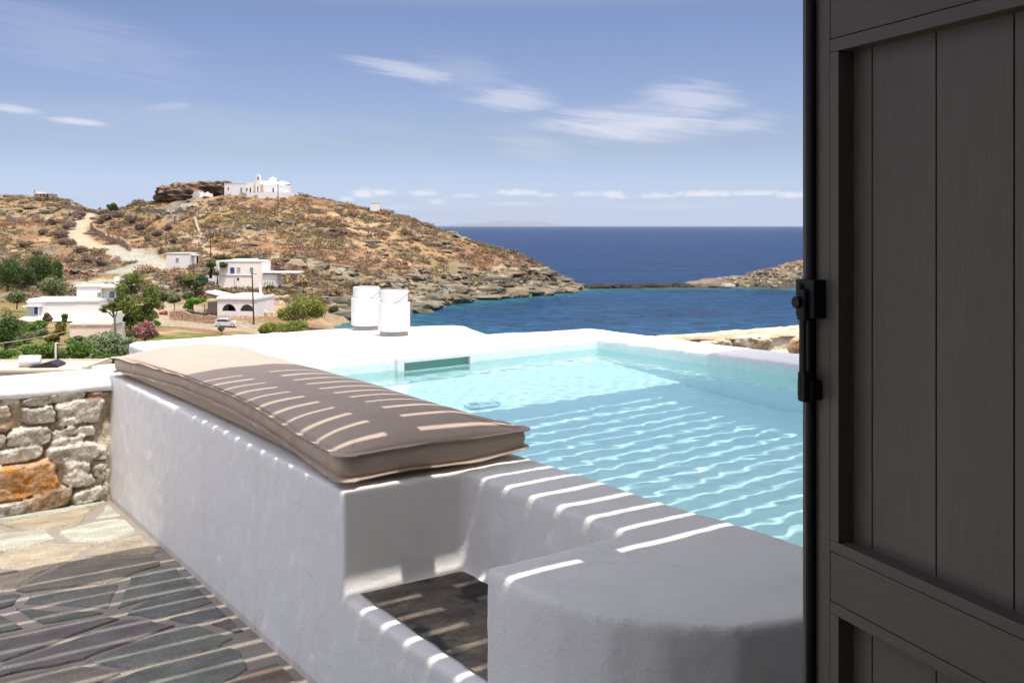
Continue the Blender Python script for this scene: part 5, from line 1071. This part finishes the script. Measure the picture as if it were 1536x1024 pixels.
# brown scrub clumps: about three hundred larger shrubs stand as themselves, the carpet between them is one mass
def tuft(mb, p, w, h_, c1, c2, r, n, size):
    e = r.normal(size=(n, 3)); e[:, 2] = np.abs(e[:, 2]); e /= np.linalg.norm(e, axis=1)[:, None]
    q = p+e*np.array((w, w, h_))*(r.uniform(.5, 1.05, n)[:, None]); a = r.normal(size=(n, 3)); a /= np.linalg.norm(a, axis=1)[:, None]; b_ = np.cross(a, e); b_ /= np.linalg.norm(b_, axis=1)[:, None]+1e-9
    sz = size*r.uniform(.6, 1.4, n)[:, None]; t = r.random((n, 1))*.6+.4*r.random()
    mb.tris(q, a*sz, b_*sz*.8, np.array(c1)*(1-t)+np.array(c2)*t)
BRN = [((.17, .105, .070), (.33, .215, .145)), ((.20, .115, .068), (.36, .225, .125)), ((.14, .105, .078), (.27, .205, .15)), ((.14, .115, .06), (.27, .21, .11)), ((.10, .09, .045), (.19, .165, .08)), ((.27, .17, .085), (.44, .29, .15))]
r_ = np.random.default_rng(99)
# candidate spots: uniform over the picture of the hill, so that near and far look equally dense
def spots(n, u0, u1, v0, v1):
    out = []
    while len(out) < n:
        u, v = r_.uniform(u0, u1), r_.uniform(v0, v1); p = hit(u, v)
        if p[1] < 150 or p[1] > 400 or p[2] < SEA+1.4: 
            out.append(None); continue
        if mask_at(m_track, p[0], p[1]) > .3 or mask_at(m_road, p[0], p[1]) > .25 or mask_at(m_scree, p[0], p[1]) > .5: out.append(None); continue
        out.append((u, v, p))
    return [o for o in out if o]
protos = []
for k in range(10):
    c1, c2 = BRN[[0, 0, 1, 1, 2, 2, 3, 3, 4, 5][k]]; m = MB(); rr_ = np.random.default_rng(500+k)
    for q in range(5): tuft(m, np.array((rr_.uniform(-.5, .5), rr_.uniform(-.5, .5), 0)), rr_.uniform(.45, .75), rr_.uniform(.5, .9), c1, c2, rr_, 85, .10)
    protos.append(m)
kinds = ['reddish-brown', 'reddish-brown', 'rust-brown', 'rust-brown', 'grey-brown', 'grey-brown', 'olive-brown', 'olive-brown', 'dark green', 'straw-coloured']
first = {}
cnt = 0
for u, v, p in spots(900, -5, 850, 292, 445):
    if cnt >= 290: break
    if fbm(p[0]/16, p[1]/16, 301) < .42: continue
    k = int(np.clip(r_.integers(10), 0, 9)); 
    if mask_at(rocky, p[0], p[1]) > .6 and r_.random() < .6: continue
    w = r_.uniform(1.3, 3.0)
    if k in first: o = first[k].copy(); col.objects.link(o)
    else: o = protos[k].build('scrub_bush', M['scrub']); first[k] = o
    o.location = (p[0], p[1], p[2]-.15); o.rotation_euler.z = r_.uniform(0, 6.28); o.scale = (w, w, w*r_.uniform(.55, .85))
    tag(o, kinds[k]+' dry scrub bush scattered over the hillside', 'bush', kinds[k]+' scrub bushes on the hillside'); cnt += 1
# carpet of small scrub
m = MB()
for u, v, p in spots(10500, -5, 850, 290, 455):
    d = fbm(p[0]/14, p[1]/10, 301); rk_ = mask_at(rocky, p[0], p[1])
    if r_.random() > .42+2.0*(d-.40)-.5*rk_: continue
    c1, c2 = BRN[min(5, int(6*np.clip(fbm(p[0]/25, p[1]/18, 333)*1.7-.35+r_.normal()*.14, 0, .999)))]
    w = r_.uniform(.5, 1.6); tuft(m, p-np.array((0, 0, .1)), w, w*r_.uniform(.5, .8), c1, c2, r_, 34, .22*w**.5)
stuff(m.build('scrub', M['scrub']), 'low brown and olive scrub covering the dry hillside', 'scrub')
# loose schist blocks and ledges: thousands, one mass
import bmesh as _bm
bmx = _bm.new(); _bm.ops.create_icosphere(bmx, subdivisions=1, radius=1.0); IV = np.array([v.co[:] for v in bmx.verts]); IF = [tuple(v.index for v in f.verts) for f in bmx.faces]; bmx.free()
def block(m, p, sx_, sy_, sz_, c_, r):
    a = r.uniform(0, 6.28); V_ = IV*(1+r.uniform(-.3, .3, (len(IV), 1))); V_ = np.sign(V_)*np.abs(V_)**.75*np.array((sx_, sy_, sz_)); t = r.uniform(-.25, .25); V_[:, 2] += V_[:, 0]*t
    V_ = np.stack([V_[:, 0]*math.cos(a)-V_[:, 1]*math.sin(a), V_[:, 0]*math.sin(a)+V_[:, 1]*math.cos(a), V_[:, 2]], 1)+p; m.add(V_, IF, np.array(c_)*r.uniform(.75, 1.25))
m = MB(); RC = [(.30, .25, .175), (.19, .165, .12), (.34, .25, .155), (.14, .13, .098), (.25, .20, .13), (.22, .225, .18)]
for u, v, p in spots(3600, -5, 868, 292, 462):
    rk_ = mask_at(rocky, p[0], p[1])
    if r_.random() > .10+.55*rk_+.4*(fbm(p[0]/12, p[1]/6, 401) > .6): continue
    w = r_.uniform(.25, 1.0)*(1+1.0*rk_*r_.random()); block(m, p, w*1.5, w, w*r_.uniform(.25, .6), RC[r_.integers(6)], r_)
bigs = []
for k in range(150):                                  # bedded ledges of the sea cliff and outcrops on the slope
    if k < 95:
        u = r_.uniform(500, 838); v = np.interp(u, [500, 612, 620, 650, 680, 700, 750, 800, 845, 870], [478, 470, 467, 459, 454, 450, 446, 441, 437, 434])-abs(r_.normal())*15-1
    else:
        u, v = r_.uniform(0, 780), r_.uniform(300, 450)
    p = hit(u, v)
    if p[1] < 190 or p[2] < SEA-.5 or mask_at(flatm, p[0], p[1]) > .3: continue
    w = r_.uniform(1.0, 3.0) if k < 95 else r_.uniform(.8, 2.0); dark = r_.random() < .65
    rock_mesh(m, p-np.array((0, 0, .15)), (w*1.7, w*1.0, w*r_.uniform(.22, .5)), 700+k, 2, (.175, .155, .112) if dark else (.265, .215, .145), (.085, .078, .058) if dark else (.16, .13, .09), .5)
for k in range(900):                                  # along the waterline
    t = r_.random(); u = 612+t*258; v = np.interp(u, [612, 620, 650, 680, 700, 750, 800, 845, 870], [470, 467, 459, 454, 450, 446, 441, 437, 434])-abs(r_.normal())*9; p = hit(u, v)
    w = r_.uniform(.4, 1.5); block(m, p, w*1.6, w, w*r_.uniform(.3, .7), RC[[1, 3, 5, 0, 4, 3][r_.integers(6)]], r_)
for k in range(420):                                  # blocks on the islet
    x = r_.uniform(72, 112); y = np.interp(x, ix_, front)+r_.uniform(-1, 9); z = IZ2[int((y-318)/.45), int((x-50)/.45)]
    if z < SEA+.2: continue
    w = r_.uniform(.25, .9); block(m, np.array((x, y, z)), w*1.4, w, w*r_.uniform(.4, .9), RC[[0, 1, 2, 3, 4, 0][r_.integers(6)]], r_)
stuff(m.build('loose_rocks', M['islet']), 'loose schist blocks strewn over the slope and shore', 'rocks')
# reef between the headland and the islet
r_ = np.random.default_rng(12)
for k in range(34):
    t = (k+r_.uniform(-.3, .3))/33; u = 868+t*215; 
    if 1036 < u < 1052 and k % 2: continue
    D = np.interp(u, [868, 940, 1040, 1090], [326, 331, 333, 332])+r_.uniform(-1, 1); p = P3(u, 434, D); w = r_.uniform(1.2, 2.8); hh = r_.uniform(.6, 1.25)*(1.0 if u < 1040 else .8)
    b = MB(); rock_mesh(b, (0, 0, 0), (w*1.3, w*.8, hh), 60+k, 2, (.065, .055, .045) if u < 1040 else (.16, .13, .10), (.03, .026, .022) if u < 1040 else (.09, .075, .06), .4)
    o = b.build('reef_rock', M['islet'], loc=(p[0], p[1], SEA+.12)); tag(o, 'low dark rock of the broken reef line between headland and islet', 'rock', 'reef rocks awash between headland and islet')
p = P3(1092, 434, 330); b = MB(); rock_mesh(b, (0, 0, 0), (2.3, 1.4, .9), 171, 3, (.36, .36, .29), (.25, .26, .21), .25); tag(b.build('reef_rock', M['islet'], loc=(p[0], p[1], SEA+.5)), 'pale grey-green boulder at the water by the islet', 'rock')
p = P3(900, 434, 327); b = MB(); rock_mesh(b, (0, 0, 0), (3.6, 1.4, 1.0), 172, 3, (.05, .045, .04), (.03, .027, .024), .35); tag(b.build('reef_rock', M['islet'], loc=(p[0], p[1], SEA+.1)), 'longest dark flat rock of the reef near the headland tip', 'rock')

# ================================================================== air
b = MB(); b.box((-90000, -60, -34), (90000, 90000, 560)); hz = b.build('haze', M['lime'], loc=(0, 0, 0)); stuff(hz)
hm = bpy.data.materials.new('haze'); hm.use_nodes = True; g = G(hm.node_tree); g.n.remove(g.n['Principled BSDF'])
pv = g.new('ShaderNodeVolumePrincipled'); pv.inputs['Color'].default_value = (.80, .88, 1.0, 1); pv.inputs['Density'].default_value = 1.5e-5; pv.inputs['Anisotropy'].default_value = .2
g.l.new(pv.outputs[0], g.n['Material Output'].inputs['Volume']); hz.data.materials.clear(); hz.data.materials.append(hm)
